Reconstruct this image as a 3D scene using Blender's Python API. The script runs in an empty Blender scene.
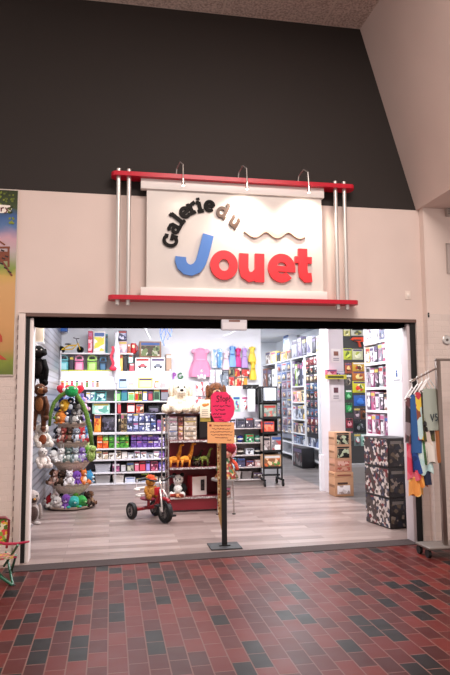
import bpy, bmesh, math, random
from mathutils import Vector, Matrix, Euler
random.seed(7)
SC = bpy.context.scene
COL = SC.collection
PI = math.pi

# ------------------------------------------------------------------ camera
CAM_D, CAM_H, CAM_F = 6.5484, 1.6, 618.87          # metres before the shop front, eye height, focal length in px of a 450x675 frame
PITCH, YAW, ROLL = .0998, .1825, .0073
def cam_axes():
    cy, sy, cp, sp = math.cos(YAW), math.sin(YAW), math.cos(PITCH), math.sin(PITCH)
    f = Vector((sy*cp, cy*cp, sp)); r = Vector((cy, -sy, 0)); d = f.cross(r)
    c, s = math.cos(ROLL), math.sin(ROLL)
    return c*r + s*d, -s*r + c*d, f
RT, DN, FW = cam_axes()
CAMP = Vector((0, -CAM_D, CAM_H))
cd = bpy.data.cameras.new('camera'); cam = bpy.data.objects.new('camera', cd); COL.objects.link(cam)
cd.sensor_fit = 'AUTO'; cd.sensor_width = 36; cd.lens = CAM_F/675*36
cd.clip_start = .05
up = -DN
cam.matrix_world = Matrix(((RT.x, up.x, -FW.x, CAMP.x), (RT.y, up.y, -FW.y, CAMP.y), (RT.z, up.z, -FW.z, CAMP.z), (0, 0, 0, 1)))
SC.camera = cam
# ------------------------------------------------------------------ world, lights, exposure
SC.view_settings.view_transform = 'Standard'; SC.view_settings.look = 'None'
SC.view_settings.gamma = 1; SC.view_settings.exposure = 0.0; SC.view_settings.use_curve_mapping = False
w = bpy.data.worlds.new('mall_ambient'); SC.world = w; w.use_nodes = True
bg = w.node_tree.nodes['Background']; bg.inputs[0].default_value = (1.0, .88, .83, 1); bg.inputs[1].default_value = .92
def area(name, loc, sx, sy, power, colr, rot=(0, 0, 0)):
    l = bpy.data.lights.new(name, 'AREA'); l.shape = 'RECTANGLE'; l.size = sx; l.size_y = sy; l.energy = power; l.color = colr
    o = bpy.data.objects.new(name, l); COL.objects.link(o); o.location = loc; o.rotation_euler = rot
    return o
area('mall_ceiling_light', (2.0, -4.2, 5.9), 3.5, 1.5, 480, (1, .89, .83))
for lx in (0.0, 1.5, 3.0):
    for ly in (1.4, 3.9):
        area('shop_ceiling_light', (lx, ly, 3.35), 1.1, .5, 64, (.97, .97, 1))
area('shop_ceiling_light', (4.0, 7.2, 3.35), .9, 1.6, 78, (.95, .97, 1))
area('shop_ceiling_light', (4.0, 10.4, 3.35), .9, 1.6, 78, (.95, .97, 1))
area('shop_ceiling_light', (4.45, 3.6, 3.35), .6, .6, 22, (.95, .97, 1))

# ------------------------------------------------------------------ helpers
def ray(x, y): return RT*((x-225)/CAM_F) + DN*((y-337.5)/CAM_F) + FW
def PY(x, y, Y): d = ray(x, y); return CAMP + d*((Y-CAMP.y)/d.y)      # the point at depth Y
def PX(x, y, X): d = ray(x, y); return CAMP + d*((X-CAMP.x)/d.x)
def PZ(x, y, Z=0): d = ray(x, y); return CAMP + d*((Z-CAMP.z)/d.z)

def lin(c): return c/12.92 if c <= .04045 else ((c+.055)/1.055)**2.4
def rgb(h):
    if not isinstance(h, str): return tuple(h) + (1,)
    h = h.lstrip('#'); return tuple(lin(int(h[i:i+2], 16)/255) for i in (0, 2, 4)) + (1,)
_mats = {}
def mat(h, rough=.55, metal=0, emit=0, trans=0):
    k = (h, rough, metal, emit, trans)
    if k in _mats: return _mats[k]
    m = bpy.data.materials.new('paint_' + str(h).strip('#')); m.use_nodes = True
    b = m.node_tree.nodes['Principled BSDF']
    b.inputs['Base Color'].default_value = rgb(h); b.inputs['Roughness'].default_value = rough; b.inputs['Metallic'].default_value = metal
    if emit: b.inputs['Emission Color'].default_value = rgb(h); b.inputs['Emission Strength'].default_value = emit
    if trans: b.inputs['Transmission Weight'].default_value = trans; b.inputs['IOR'].default_value = 1.1
    _mats[k] = m; return m
def printed(cols, scale=14, rough=.4):
    """printed packaging: irregular patches of the given colours"""
    k = ('print', tuple(cols), scale, rough)
    if k in _mats: return _mats[k]
    m = bpy.data.materials.new('printed_card'); m.use_nodes = True; nt = m.node_tree; N = nt.nodes; L = nt.links
    b = N['Principled BSDF']; b.inputs['Roughness'].default_value = rough
    tc = N.new('ShaderNodeTexCoord'); oi = N.new('ShaderNodeObjectInfo'); ml = N.new('ShaderNodeMath'); ml.operation = 'MULTIPLY'; ml.inputs[1].default_value = 9
    ad = N.new('ShaderNodeVectorMath'); ad.operation = 'ADD'; vo = N.new('ShaderNodeTexVoronoi'); vo.inputs['Scale'].default_value = scale
    sp = N.new('ShaderNodeSeparateColor'); cr = N.new('ShaderNodeValToRGB'); cr.color_ramp.interpolation = 'CONSTANT'
    L.new(oi.outputs['Random'], ml.inputs[0]); L.new(tc.outputs['Object'], ad.inputs[0]); L.new(ml.outputs[0], ad.inputs[1])
    L.new(ad.outputs[0], vo.inputs['Vector']); L.new(vo.outputs['Color'], sp.inputs[0]); L.new(sp.outputs[0], cr.inputs[0]); L.new(cr.outputs[0], b.inputs['Base Color'])
    e = cr.color_ramp.elements
    while len(e) < len(cols): e.new(.5)
    for i, c in enumerate(cols): e[i].position = i/len(cols); e[i].color = rgb(c)
    _mats[k] = m; return m
def fuzzy(h, h2=None, scale=60):
    """plush fabric: noise mottled colour and a rough bump"""
    k = ('fuzz', h, h2, scale)
    if k in _mats: return _mats[k]
    m = bpy.data.materials.new('plush_fabric'); m.use_nodes = True; nt = m.node_tree; N = nt.nodes; L = nt.links
    b = N['Principled BSDF']; b.inputs['Roughness'].default_value = .95
    try: b.inputs['Sheen Weight'].default_value = .15 if max(rgb(h)[:3]) > .05 else 0; b.inputs['Specular IOR Level'].default_value = .2
    except Exception: pass
    c = rgb(h); c2 = rgb(h2) if h2 else tuple(v*.72 for v in c[:3]) + (1,)
    no = N.new('ShaderNodeTexNoise'); no.inputs['Scale'].default_value = scale; cr = N.new('ShaderNodeValToRGB')
    cr.color_ramp.elements[0].position = .35; cr.color_ramp.elements[0].color = c2; cr.color_ramp.elements[1].position = .6; cr.color_ramp.elements[1].color = c
    tc = N.new('ShaderNodeTexCoord'); L.new(tc.outputs['Object'], no.inputs['Vector'])
    bp = N.new('ShaderNodeBump'); bp.inputs['Strength'].default_value = .5; bp.inputs['Distance'].default_value = .01
    L.new(no.outputs['Fac'], cr.inputs[0]); L.new(cr.outputs[0], b.inputs['Base Color']); L.new(no.outputs['Fac'], bp.inputs['Height']); L.new(bp.outputs[0], b.inputs['Normal'])
    _mats[k] = m; return m

class MB:
    """collects shapes in one bmesh, then links them as one mesh object"""
    def __init__(s): s.bm = bmesh.new()
    def quadmesh(s, vs, fs):
        v = [s.bm.verts.new(p) for p in vs]
        for f in fs:
            try: s.bm.faces.new([v[i] for i in f])
            except ValueError: pass
        return v
    def box(s, x0, y0, z0, x1, y1, z1, bev=0, M=None):
        x0, x1 = sorted((x0, x1)); y0, y1 = sorted((y0, y1)); z0, z1 = sorted((z0, z1))
        vs = [Vector(p) for p in ((x0,y0,z0),(x1,y0,z0),(x1,y1,z0),(x0,y1,z0),(x0,y0,z1),(x1,y0,z1),(x1,y1,z1),(x0,y1,z1))]
        if M is not None: vs = [M @ p for p in vs]
        v = s.quadmesh(vs, ((0,3,2,1),(4,5,6,7),(0,1,5,4),(1,2,6,5),(2,3,7,6),(3,0,4,7)))
        if bev:
            es = list({e for p in v for e in p.link_edges})
            bmesh.ops.bevel(s.bm, geom=es, offset=bev, segments=2, affect='EDGES', profile=.5)
        return s
    def cyl(s, p, q, r, r2=None, n=14, cap=True):
        p, q = Vector(p), Vector(q); r2 = r if r2 is None else r2
        d = (q-p).normalized(); a = d.orthogonal().normalized(); b = d.cross(a)
        A = [p + (a*math.cos(2*PI*i/n) + b*math.sin(2*PI*i/n))*r for i in range(n)]
        B = [q + (a*math.cos(2*PI*i/n) + b*math.sin(2*PI*i/n))*r2 for i in range(n)]
        fs = [(i, (i+1) % n, n+(i+1) % n, n+i) for i in range(n)]
        if cap: fs += [tuple(range(n-1, -1, -1)), tuple(range(n, 2*n))]
        s.quadmesh(A+B, fs); return s
    def ell(s, c, r, M=None, u=14, v=9):
        if not hasattr(r, '__len__'): r = (r, r, r)
        T = Matrix.Translation(c) @ (M.to_4x4() if M is not None else Matrix.Identity(4)) @ Matrix.Diagonal((*r, 1))
        bmesh.ops.create_uvsphere(s.bm, u_segments=u, v_segments=v, radius=1, matrix=T); return s
    def tube(s, pts, r, n=8, closed=False):
        pts = [Vector(p) for p in pts]; m = len(pts); rs = r if hasattr(r, '__len__') else [r]*m
        rings = []; ref = None
        for i, p in enumerate(pts):
            a = pts[(i-1) % m] if (i or closed) else p; b = pts[(i+1) % m] if (i < m-1 or closed) else p
            d = (b-a).normalized()
            if ref is None: ref = d.orthogonal().normalized()
            x = (ref - d*ref.dot(d)); x = x.normalized() if x.length > 1e-6 else d.orthogonal().normalized(); ref = x
            y = d.cross(x); rings.append([p + (x*math.cos(2*PI*k/n) + y*math.sin(2*PI*k/n))*rs[i] for k in range(n)])
        vs = [q for R in rings for q in R]; fs = []
        for i in range(m if closed else m-1):
            for k in range(n): fs.append((i*n+k, i*n+(k+1) % n, ((i+1) % m)*n+(k+1) % n, ((i+1) % m)*n+k))
        if not closed: fs += [tuple(range(n-1, -1, -1)), tuple(range((m-1)*n, m*n))]
        s.quadmesh(vs, fs); return s
    def lathe(s, prof, c=(0, 0, 0), n=24, axis='Z', M=None):
        vs = []
        for (r, h) in prof:
            for i in range(n):
                a = 2*PI*i/n; p = Vector((r*math.cos(a), r*math.sin(a), h))
                if axis == 'Y': p = Vector((p.x, p.z, p.y))
                if axis == 'X': p = Vector((p.z, p.x, p.y))
                if M is not None: p = M @ p
                vs.append(p + Vector(c))
        fs = [(j*n+i, j*n+(i+1) % n, (j+1)*n+(i+1) % n, (j+1)*n+i) for j in range(len(prof)-1) for i in range(n)]
        if prof[0][0] > 1e-6: fs.append(tuple(range(n-1, -1, -1)))
        if prof[-1][0] > 1e-6: fs.append(tuple(range((len(prof)-1)*n, len(prof)*n)))
        s.quadmesh(vs, fs); return s
    def prism(s, poly, off):
        """poly: 3-D points of a face, pushed along the vector off"""
        off = Vector(off); a = [Vector(p) for p in poly]; n = len(a)
        s.quadmesh(a + [p+off for p in a], [tuple(range(n)), tuple(range(2*n-1, n-1, -1))] + [(i, n+i, n+(i+1) % n, (i+1) % n) for i in range(n)]); return s
    def ribbon(s, pts, wd, F, depth, closed=False):
        """a flat stroke: pts 2-D in the frame F=(origin,u,v,normal), width wd (number or list), thickness depth along the normal"""
        o, u, v, nn = F; m = len(pts); P = [Vector(p) for p in pts]; ws = wd if hasattr(wd, '__len__') else [wd]*m
        vs = []
        for i in range(m):
            a = P[(i-1) % m] if (i or closed) else None; b = P[(i+1) % m] if (i < m-1 or closed) else None
            d1 = (P[i]-a).normalized() if a is not None else (b-P[i]).normalized(); d2 = (b-P[i]).normalized() if b is not None else d1
            t = (d1+d2); t = t.normalized() if t.length > 1e-6 else d1
            q = Vector((-t.y, t.x)); k = 1/max(.5, q.dot(Vector((-d1.y, d1.x))))
            for sg in (1, -1):
                e = P[i] + q*(ws[i]/2*k*sg); base = o + u*e.x + v*e.y; vs += [base, base + nn*depth]
        fs = []
        for i in range(m if closed else m-1):
            a, b = i*4, ((i+1) % m)*4
            fs += [(a+1, a+3, b+3, b+1), (a, b, b+2, a+2), (a, a+1, b+1, b), (a+2, b+2, b+3, a+3)]
        if not closed: fs += [(0, 2, 3, 1), ((m-1)*4, (m-1)*4+1, (m-1)*4+3, (m-1)*4+2)]
        s.quadmesh(vs, fs); return s
    def build(s, name, m, parent=None, origin=None, world=False, smooth=None, label=None):
        bmesh.ops.recalc_face_normals(s.bm, faces=s.bm.faces)
        off = Vector(origin) if origin is not None else Vector((0, 0, 0))
        if world and parent is not None:
            p = parent
            while p is not None: off = off + p.location; p = p.parent
        if off.length: bmesh.ops.translate(s.bm, verts=s.bm.verts, vec=-off)
        me = bpy.data.meshes.new(name); s.bm.to_mesh(me); s.bm.free()
        if smooth is None: smooth = 35
        if smooth:
            me.polygons.foreach_set('use_smooth', [True]*len(me.polygons)); me.set_sharp_from_angle(angle=math.radians(smooth))
        for mm in (m if isinstance(m, (list, tuple)) else [m]): me.materials.append(mm)
        o = bpy.data.objects.new(name, me); COL.objects.link(o)
        if parent is not None: o.parent = parent
        elif origin is not None: o.location = origin
        if label: o['label'] = label
        return o
def tag(o, label, cat, group=None):
    o['label'] = label; o['category'] = cat
    if group: o['group'] = group
    return o
def thing(name, label, cat, loc=(0, 0, 0), rz=0, group=None):
    o = bpy.data.objects.new(name, None); COL.objects.link(o); o.empty_display_size = .1
    o.location = loc; o.rotation_euler = (0, 0, rz); return tag(o, label, cat, group)
def struct(name, mb, m, smooth=None):
    o = mb.build(name, m, smooth=smooth); o['kind'] = 'structure'; return o
def B(*a, **k): return MB().box(*a, **k)
def arc(cx, cy, rx, ry, a0, a1, n=14): return [(cx+rx*math.cos(math.radians(a0+(a1-a0)*i/n)), cy+ry*math.sin(math.radians(a0+(a1-a0)*i/n))) for i in range(n+1)]

# ------------------------------------------------------------------ setting materials
def node_mat(name):
    m = bpy.data.materials.new(name); m.use_nodes = True
    return m, m.node_tree.nodes, m.node_tree.links, m.node_tree.nodes['Principled BSDF']
def plaster(name, h, bump=.15, scale=90, rough=.75):
    m, N, L, b = node_mat(name); b.inputs['Roughness'].default_value = rough
    tc = N.new('ShaderNodeTexCoord'); no = N.new('ShaderNodeTexNoise'); no.inputs['Scale'].default_value = scale; L.new(tc.outputs['Object'], no.inputs['Vector'])
    n2 = N.new('ShaderNodeTexNoise'); n2.inputs['Scale'].default_value = 1.5; L.new(tc.outputs['Object'], n2.inputs['Vector'])
    cr = N.new('ShaderNodeValToRGB'); c = rgb(h); cr.color_ramp.elements[0].color = tuple(v*.93 for v in c[:3]) + (1,); cr.color_ramp.elements[1].color = c
    cr.color_ramp.elements[0].position = .3; cr.color_ramp.elements[1].position = .7
    L.new(n2.outputs['Fac'], cr.inputs[0]); L.new(cr.outputs[0], b.inputs['Base Color'])
    bp = N.new('ShaderNodeBump'); bp.inputs['Strength'].default_value = bump; bp.inputs['Distance'].default_value = .01
    L.new(no.outputs['Fac'], bp.inputs['Height']); L.new(bp.outputs[0], b.inputs['Normal']); return m
def painted_brick(name, h):
    m, N, L, b = node_mat(name); b.inputs['Roughness'].default_value = .6
    tc = N.new('ShaderNodeTexCoord'); sx = N.new('ShaderNodeSeparateXYZ'); ad = N.new('ShaderNodeMath'); cx = N.new('ShaderNodeCombineXYZ')
    L.new(tc.outputs['Object'], sx.inputs[0]); L.new(sx.outputs[0], ad.inputs[0]); L.new(sx.outputs[1], ad.inputs[1]); L.new(ad.outputs[0], cx.inputs[0]); L.new(sx.outputs[2], cx.inputs[1])
    br = N.new('ShaderNodeTexBrick'); br.inputs['Scale'].default_value = 1; br.inputs['Brick Width'].default_value = .2; br.inputs['Row Height'].default_value = .067; br.inputs['Mortar Size'].default_value = .006
    br.inputs['Mortar Smooth'].default_value = .4
    c = rgb(h); br.inputs['Color1'].default_value = c; br.inputs['Color2'].default_value = tuple(v*.93 for v in c[:3]) + (1,); br.inputs['Mortar'].default_value = tuple(v*.93 for v in c[:3]) + (1,)
    L.new(cx.outputs[0], br.inputs['Vector']); L.new(br.outputs['Color'], b.inputs['Base Color'])
    no = N.new('ShaderNodeTexNoise'); no.inputs['Scale'].default_value = 60; L.new(tc.outputs['Object'], no.inputs['Vector'])
    mx = N.new('ShaderNodeMath'); mx.operation = 'MULTIPLY_ADD'; mx.inputs[1].default_value = -1; L.new(br.outputs['Fac'], mx.inputs[0]); L.new(no.outputs['Fac'], mx.inputs[2])
    bp = N.new('ShaderNodeBump'); bp.inputs['Strength'].default_value = .3; bp.inputs['Distance'].default_value = .008; L.new(mx.outputs[0], bp.inputs['Height']); L.new(bp.outputs[0], b.inputs['Normal']); return m
def brick_floor():
    m, N, L, b = node_mat('red_paver_floor'); b.inputs['Specular IOR Level'].default_value = .12
    tc = N.new('ShaderNodeTexCoord'); sx = N.new('ShaderNodeSeparateXYZ'); cx = N.new('ShaderNodeCombineXYZ'); L.new(tc.outputs['Object'], sx.inputs[0])
    L.new(sx.outputs[1], cx.inputs[0]); L.new(sx.outputs[0], cx.inputs[1])
    br = N.new('ShaderNodeTexBrick'); br.inputs['Scale'].default_value = 1; br.inputs['Brick Width'].default_value = .213; br.inputs['Row Height'].default_value = .1235
    br.inputs['Mortar Size'].default_value = .0045; br.inputs['Mortar Smooth'].default_value = .2
    br.inputs['Color1'].default_value = (0, 0, 0, 1); br.inputs['Color2'].default_value = (1, 1, 1, 1); br.inputs['Mortar'].default_value = (.5, .5, .5, 1)
    L.new(cx.outputs[0], br.inputs['Vector'])
    sp = N.new('ShaderNodeSeparateColor'); L.new(br.outputs['Color'], sp.inputs[0])
    cr = N.new('ShaderNodeValToRGB'); cr.color_ramp.interpolation = 'CONSTANT'; e = cr.color_ramp.elements
    cols = [(0, '#1a1516'), (.18, '#501a18'), (.36, '#5e1f1c'), (.54, '#481615'), (.7, '#66241f'), (.88, '#401413')]
    while len(e) < len(cols): e.new(.5)
    for i, (p, h) in enumerate(cols): e[i].position = p; e[i].color = rgb(h)
    L.new(sp.outputs[0], cr.inputs[0])
    no = N.new('ShaderNodeTexNoise'); no.inputs['Scale'].default_value = 6; no.inputs['Detail'].default_value = 6; L.new(tc.outputs['Object'], no.inputs['Vector'])
    mo = N.new('ShaderNodeMix'); mo.data_type = 'RGBA'; mo.inputs[7].default_value = rgb('#74524a'); L.new(br.outputs['Fac'], mo.inputs[0]); L.new(cr.outputs[0], mo.inputs[6])
    mu = N.new('ShaderNodeMix'); mu.data_type = 'RGBA'; mu.blend_type = 'MULTIPLY'; mu.inputs[0].default_value = .2; L.new(mo.outputs[2], mu.inputs[6]); L.new(no.outputs['Color'], mu.inputs[7])
    L.new(mu.outputs[2], b.inputs['Base Color'])
    rr = N.new('ShaderNodeMapRange'); rr.inputs[3].default_value = .26; rr.inputs[4].default_value = .5; L.new(no.outputs['Fac'], rr.inputs[0]); L.new(rr.outputs[0], b.inputs['Roughness'])
    bp = N.new('ShaderNodeBump'); bp.invert = True; bp.inputs['Strength'].default_value = .5; bp.inputs['Distance'].default_value = .004; L.new(br.outputs['Fac'], bp.inputs['Height']); L.new(bp.outputs[0], b.inputs['Normal']); return m
def plank_floor(name, cols, wd=.15):
    m, N, L, b = node_mat(name)
    tc = N.new('ShaderNodeTexCoord'); br = N.new('ShaderNodeTexBrick'); br.inputs['Scale'].default_value = 1; br.inputs['Brick Width'].default_value = 1.22; br.inputs['Row Height'].default_value = wd
    br.offset = .37; br.inputs['Mortar Size'].default_value = .0018; br.inputs['Color1'].default_value = (0, 0, 0, 1); br.inputs['Color2'].default_value = (1, 1, 1, 1); br.inputs['Mortar'].default_value = (.5, .5, .5, 1)
    L.new(tc.outputs['Object'], br.inputs['Vector'])
    mp = N.new('ShaderNodeMapping'); mp.inputs['Scale'].default_value = (1.3, 16, 1); L.new(tc.outputs['Object'], mp.inputs[0])
    no = N.new('ShaderNodeTexNoise'); no.inputs['Scale'].default_value = 2.5; no.inputs['Detail'].default_value = 5; L.new(mp.outputs[0], no.inputs['Vector'])
    sp = N.new('ShaderNodeSeparateColor'); L.new(br.outputs['Color'], sp.inputs[0])
    ma = N.new('ShaderNodeMath'); ma.operation = 'MULTIPLY_ADD'; ma.inputs[1].default_value = .45; L.new(sp.outputs[0], ma.inputs[0])
    m2 = N.new('ShaderNodeMath'); m2.operation = 'MULTIPLY'; m2.inputs[1].default_value = .6; L.new(no.outputs['Fac'], m2.inputs[0]); L.new(m2.outputs[0], ma.inputs[2])
    cr = N.new('ShaderNodeValToRGB'); e = cr.color_ramp.elements
    while len(e) < len(cols): e.new(.5)
    for i, h in enumerate(cols): e[i].position = .15 + .7*i/(len(cols)-1); e[i].color = rgb(h)
    L.new(ma.outputs[0], cr.inputs[0])
    mo = N.new('ShaderNodeMix'); mo.data_type = 'RGBA'; mo.inputs[7].default_value = rgb('#5f5048'); L.new(br.outputs['Fac'], mo.inputs[0]); L.new(cr.outputs[0], mo.inputs[6]); L.new(mo.outputs[2], b.inputs['Base Color'])
    b.inputs['Roughness'].default_value = .33; b.inputs['Specular IOR Level'].default_value = .35; return m
def tile_ceiling():
    m, N, L, b = node_mat('ceiling_tile'); b.inputs['Roughness'].default_value = .9
    tc = N.new('ShaderNodeTexCoord'); no = N.new('ShaderNodeTexNoise'); no.inputs['Scale'].default_value = 45; no.inputs['Detail'].default_value = 4; L.new(tc.outputs['Object'], no.inputs['Vector'])
    cr = N.new('ShaderNodeValToRGB'); cr.color_ramp.elements[0].color = rgb('#a28f84'); cr.color_ramp.elements[1].color = rgb('#d5c3b8'); cr.color_ramp.elements[0].position = .35; cr.color_ramp.elements[1].position = .62
    br = N.new('ShaderNodeTexBrick'); br.inputs['Scale'].default_value = 1; br.offset = 0; br.inputs['Brick Width'].default_value = 1.2; br.inputs['Row Height'].default_value = .6; br.inputs['Mortar Size'].default_value = .012; L.new(tc.outputs['Object'], br.inputs['Vector'])
    mo = N.new('ShaderNodeMix'); mo.data_type = 'RGBA'; mo.inputs[7].default_value = rgb('#cdbcb0'); L.new(no.outputs['Fac'], cr.inputs[0]); L.new(cr.outputs[0], mo.inputs[6]); L.new(br.outputs['Fac'], mo.inputs[0]); L.new(mo.outputs[2], b.inputs['Base Color'])
    bp = N.new('ShaderNodeBump'); bp.inputs['Strength'].default_value = .6; L.new(no.outputs['Fac'], bp.inputs['Height']); L.new(bp.outputs[0], b.inputs['Normal']); return m
def slatwall_mat():
    m, N, L, b = node_mat('grooved_slatwall'); b.inputs['Roughness'].default_value = .3
    tc = N.new('ShaderNodeTexCoord'); sx = N.new('ShaderNodeSeparateXYZ'); L.new(tc.outputs['Object'], sx.inputs[0])
    md = N.new('ShaderNodeMath'); md.operation = 'PINGPONG'; md.inputs[1].default_value = .05; L.new(sx.outputs[2], md.inputs[0])
    cr = N.new('ShaderNodeValToRGB'); cr.color_ramp.interpolation = 'CONSTANT'; cr.color_ramp.elements[0].color = rgb('#4c4e56'); cr.color_ramp.elements[1].position = .008; cr.color_ramp.elements[1].color = rgb('#85868f')
    L.new(md.outputs[0], cr.inputs[0]); L.new(cr.outputs[0], b.inputs['Base Color'])
    bp = N.new('ShaderNodeBump'); bp.inputs['Strength'].default_value = .6; bp.inputs['Distance'].default_value = .02; L.new(md.outputs[0], bp.inputs['Height']); L.new(bp.outputs[0], b.inputs['Normal']); return m
DARK = plaster('dark_brown_paint', '#241c18', .1)
WHITE_PL = plaster('warm_white_plaster', '#dcc9c0', .12)
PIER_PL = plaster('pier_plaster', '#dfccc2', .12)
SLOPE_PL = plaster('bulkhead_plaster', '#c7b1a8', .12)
BRICKW = painted_brick('white_painted_brick', '#dccbc2')
SHOPW = plaster('shop_white_wall', '#eef1f6', .05)
WHITE = mat('#e8e6e6', .4); BLACK = mat('#0a090a', .6); CHROME = mat('#d4d0cc', .22, 1); STEEL = mat('#cfcac6', .35, .7)

# ------------------------------------------------------------------ mall side of the setting
struct('floor_mall', B(-3.2, -9, -.12, 6.5, .0, 0), brick_floor())
TH = plaster('dark_threshold', '#433938', .3, 40, .8); TH.node_tree.nodes['Principled BSDF'].inputs['Specular IOR Level'].default_value = .1
struct('trim_threshold', MB().prism([(-.95, -.29, -.09), (3.45, -.05, -.09), (3.45, .20, -.09), (-.95, -.06, -.09)], (0, 0, .095)), TH)
struct('floor_shop', MB().prism([(-1.1, -.12, -.1), (3.78, .13, -.1), (3.78, 6.2, -.1), (-1.1, 6.2, -.1)], (0, 0, .102)), plank_floor('pale_wood_plank', ['#5a4944', '#7e6b66', '#93807a', '#a5938d']))
struct('floor_shop_right', B(3.78, .17, -.1, 5.4, 12.8, .002), plank_floor('grey_wood_plank', ['#5a5352', '#6f6866', '#847c7c']))
struct('floor_shop_rear', B(2.9, 6.2, -.1, 3.78, 12.8, .002), plank_floor('grey_wood_plank_rear', ['#5a5352', '#6f6866', '#847c7c']))
Z1, Z2, Z3 = 2.5, 3.79, 5.97
struct('wall_front_left', B(-3.2, 0, 0, -.93, .22, Z1), BRICKW)
struct('wall_front_plaster', B(-3.2, 0, Z1, 3.6, .22, Z2), WHITE_PL)
struct('wall_front_upper', B(-3.2, 0, Z2, 3.6, .22, Z3+.1), DARK)
struct('wall_front_right', B(3.447, 0, 0, 3.53, .22, Z1), BRICKW)
struct('wall_right_pier', B(3.53, -.1, Z1+.05, 6.5, .22, Z2), PIER_PL)
struct('wall_right_brick', B(3.53, -.1, 0, 6.5, .22, Z1+.05), BRICKW)
struct('ceiling_mall', B(-3.2, -9, Z3, 6.5, 0, Z3+.1), tile_ceiling())
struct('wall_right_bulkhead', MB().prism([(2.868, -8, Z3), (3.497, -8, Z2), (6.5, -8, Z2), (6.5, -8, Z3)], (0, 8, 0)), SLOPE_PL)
# left frame with the row of small slots, dark shutter tracks, header
fr = B(-.93, -.03, 0, -.865, .1, Z1-.01, bev=.004)
struct('trim_door_frame', fr, mat('#d9cac3', .5))
sl = MB()
for k in range(24): sl.box(-.937, -.031, .12+k*.1, -.931, -.0305+.004, .165+k*.1)
struct('trim_frame_slots', sl, mat('#5a4c48', .7))
struct('trim_track_left', B(-.865, .03, 0, -.827, .12, Z1-.04).box(-.865, .12, 0, -.83, .2, Z1-.04), BLACK)
struct('trim_post_left', B(-.826, .045, 0, -.79, .22, Z1-.05, bev=.003), mat('#f2e9e6', .4))
struct('trim_track_right', B(3.385, .03, 0, 3.447, .12, Z1-.04).box(3.40, .12, 0, 3.447, .2, Z1-.04), BLACK)
struct('trim_post_right', B(3.348, .045, 0, 3.384, .22, Z1-.05, bev=.003), mat('#c5b8ba', .4))
struct('trim_lintel', B(-.865, .0, Z1-.035, 3.447, .22, Z1), mat('#6b5149', .6))  # brown of this strip includes the shadow line under the plaster edge
hd = MB()
hd.prism([(-.8, .06, 2.375), (-.74, .06, 2.365), (3.3, .06, 2.405), (3.33, .06, 2.42), (3.33, .06, Z1-.035), (-.8, .06, Z1-.035)], (0, .14, 0))
HM = mat('#070606', .95); HM.node_tree.nodes['Principled BSDF'].inputs['Specular IOR Level'].default_value = 0
struct('trim_shutter_header', hd, HM)
# ------------------------------------------------------------------ shop shell
struct('wall_shop_left', B(-1.15, .22, 0, -.97, 6.2, 3.45), slatwall_mat())
struct('wall_shop_back', B(-1.15, 6.02, 0, 3.08, 6.2, 3.45), SHOPW)
struct('wall_shop_passage', B(2.9, 6.2, 0, 3.08, 12.8, 3.45), SHOPW)
struct('wall_shop_far', B(2.9, 12.6, 0, 5.4, 12.8, 3.45), SHOPW)
struct('wall_shop_outer', B(5.2, .22, 0, 5.4, 12.8, 3.45), SHOPW)
struct('wall_shop_right', B(3.735, .22, 0, 4.2, 1.46, 3.45), plaster('shop_right_wall', '#d8d4d8', .05))
struct('baseboard_shop_right', B(3.72, .22, 0, 3.735, 1.46, .13), mat('#77706e', .5))
struct('wall_column', B(3.685, 3.6, 0, 3.955, 4.05, 3.45), plaster('column_plaster', '#d8cdd0', .05))
struct('trim_column_panel', B(3.62, 3.94, 0, 3.684, 4.04, .62), mat('#e6e6ea', .5))
struct('ceiling_shop', B(-1.15, .22, 3.4, 5.4, 12.8, 3.5), plaster('shop_ceiling', '#c9cdd6', .2))

# ------------------------------------------------------------------ storefront sign
BY = -.10                                             # front of the board
S = thing('shop_sign', 'white shop sign with red bars and raised letters Galerie du Jouet above the entrance', 'sign', (1.32, 0, 2.65))
def plate(z, x0, x1, name):
    r = .055; y0, y1 = -.19, -.015; mb = MB()
    poly = [(x1-r+r*math.cos(a), (y0+y1)/2+(y1-y0)/2*math.sin(a), z) for a in [(-90+18*i)*PI/180 for i in range(11)]] + \
           [(x0+r+r*math.cos(a), (y0+y1)/2+(y1-y0)/2*math.sin(a), z) for a in [(90+18*i)*PI/180 for i in range(11)]]
    mb.prism(poly, (0, 0, .045)); return mb.build(name, mat('#c0102c', .35), S, world=True)
plate(3.945, -.02, 2.68, 'top_bar'); plate(2.632, -.04, 2.69, 'bottom_bar')
for x in (.058, .165, 2.458, 2.563):
    tb = MB().cyl((x, -.125, 2.585), (x, -.125, 4.03), .023, n=18).build('steel_tube', STEEL, S, world=True)
    MB().ell((x, -.125, 4.03), (.024, .024, .012)).ell((x, -.125, 2.585), (.024, .024, .012)).build('tube_cap', STEEL, tb, world=True)
BOARD = mat('#d2cac4', .45)
MB().box(.355, BY, 2.74, 2.30, -.06, 3.90).build('sign_board', BOARD, S, world=True)
MB().box(.29, -.13, 3.835, 2.325, -.05, 3.945, bev=.004).build('top_strip', mat('#e6e0dc', .4), S, world=True)
MB().box(.295, -.13, 2.677, 2.335, -.05, 2.775, bev=.004).build('bottom_strip', mat('#e6e0dc', .4), S, world=True)
for x in (.6, 2.05): MB().box(x-.03, -.06, 2.8, x+.03, 0, 3.85).build('wall_bracket', STEEL, S, world=True)
U, V, NN = Vector((1, 0, 0)), Vector((0, 0, 1)), Vector((0, -1, 0))
FR = (Vector((0, BY, 0)), U, V, NN)
def sp(x, y): p = PY(x, y, BY); return (p.x, p.z)
MPP = (sp(240, 260)[0]-sp(230, 260)[0])/10            # metres per picture pixel on the board
RED, BLUE = mat('#e02f38', .35), mat('#4a7cc6', .35)
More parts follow.
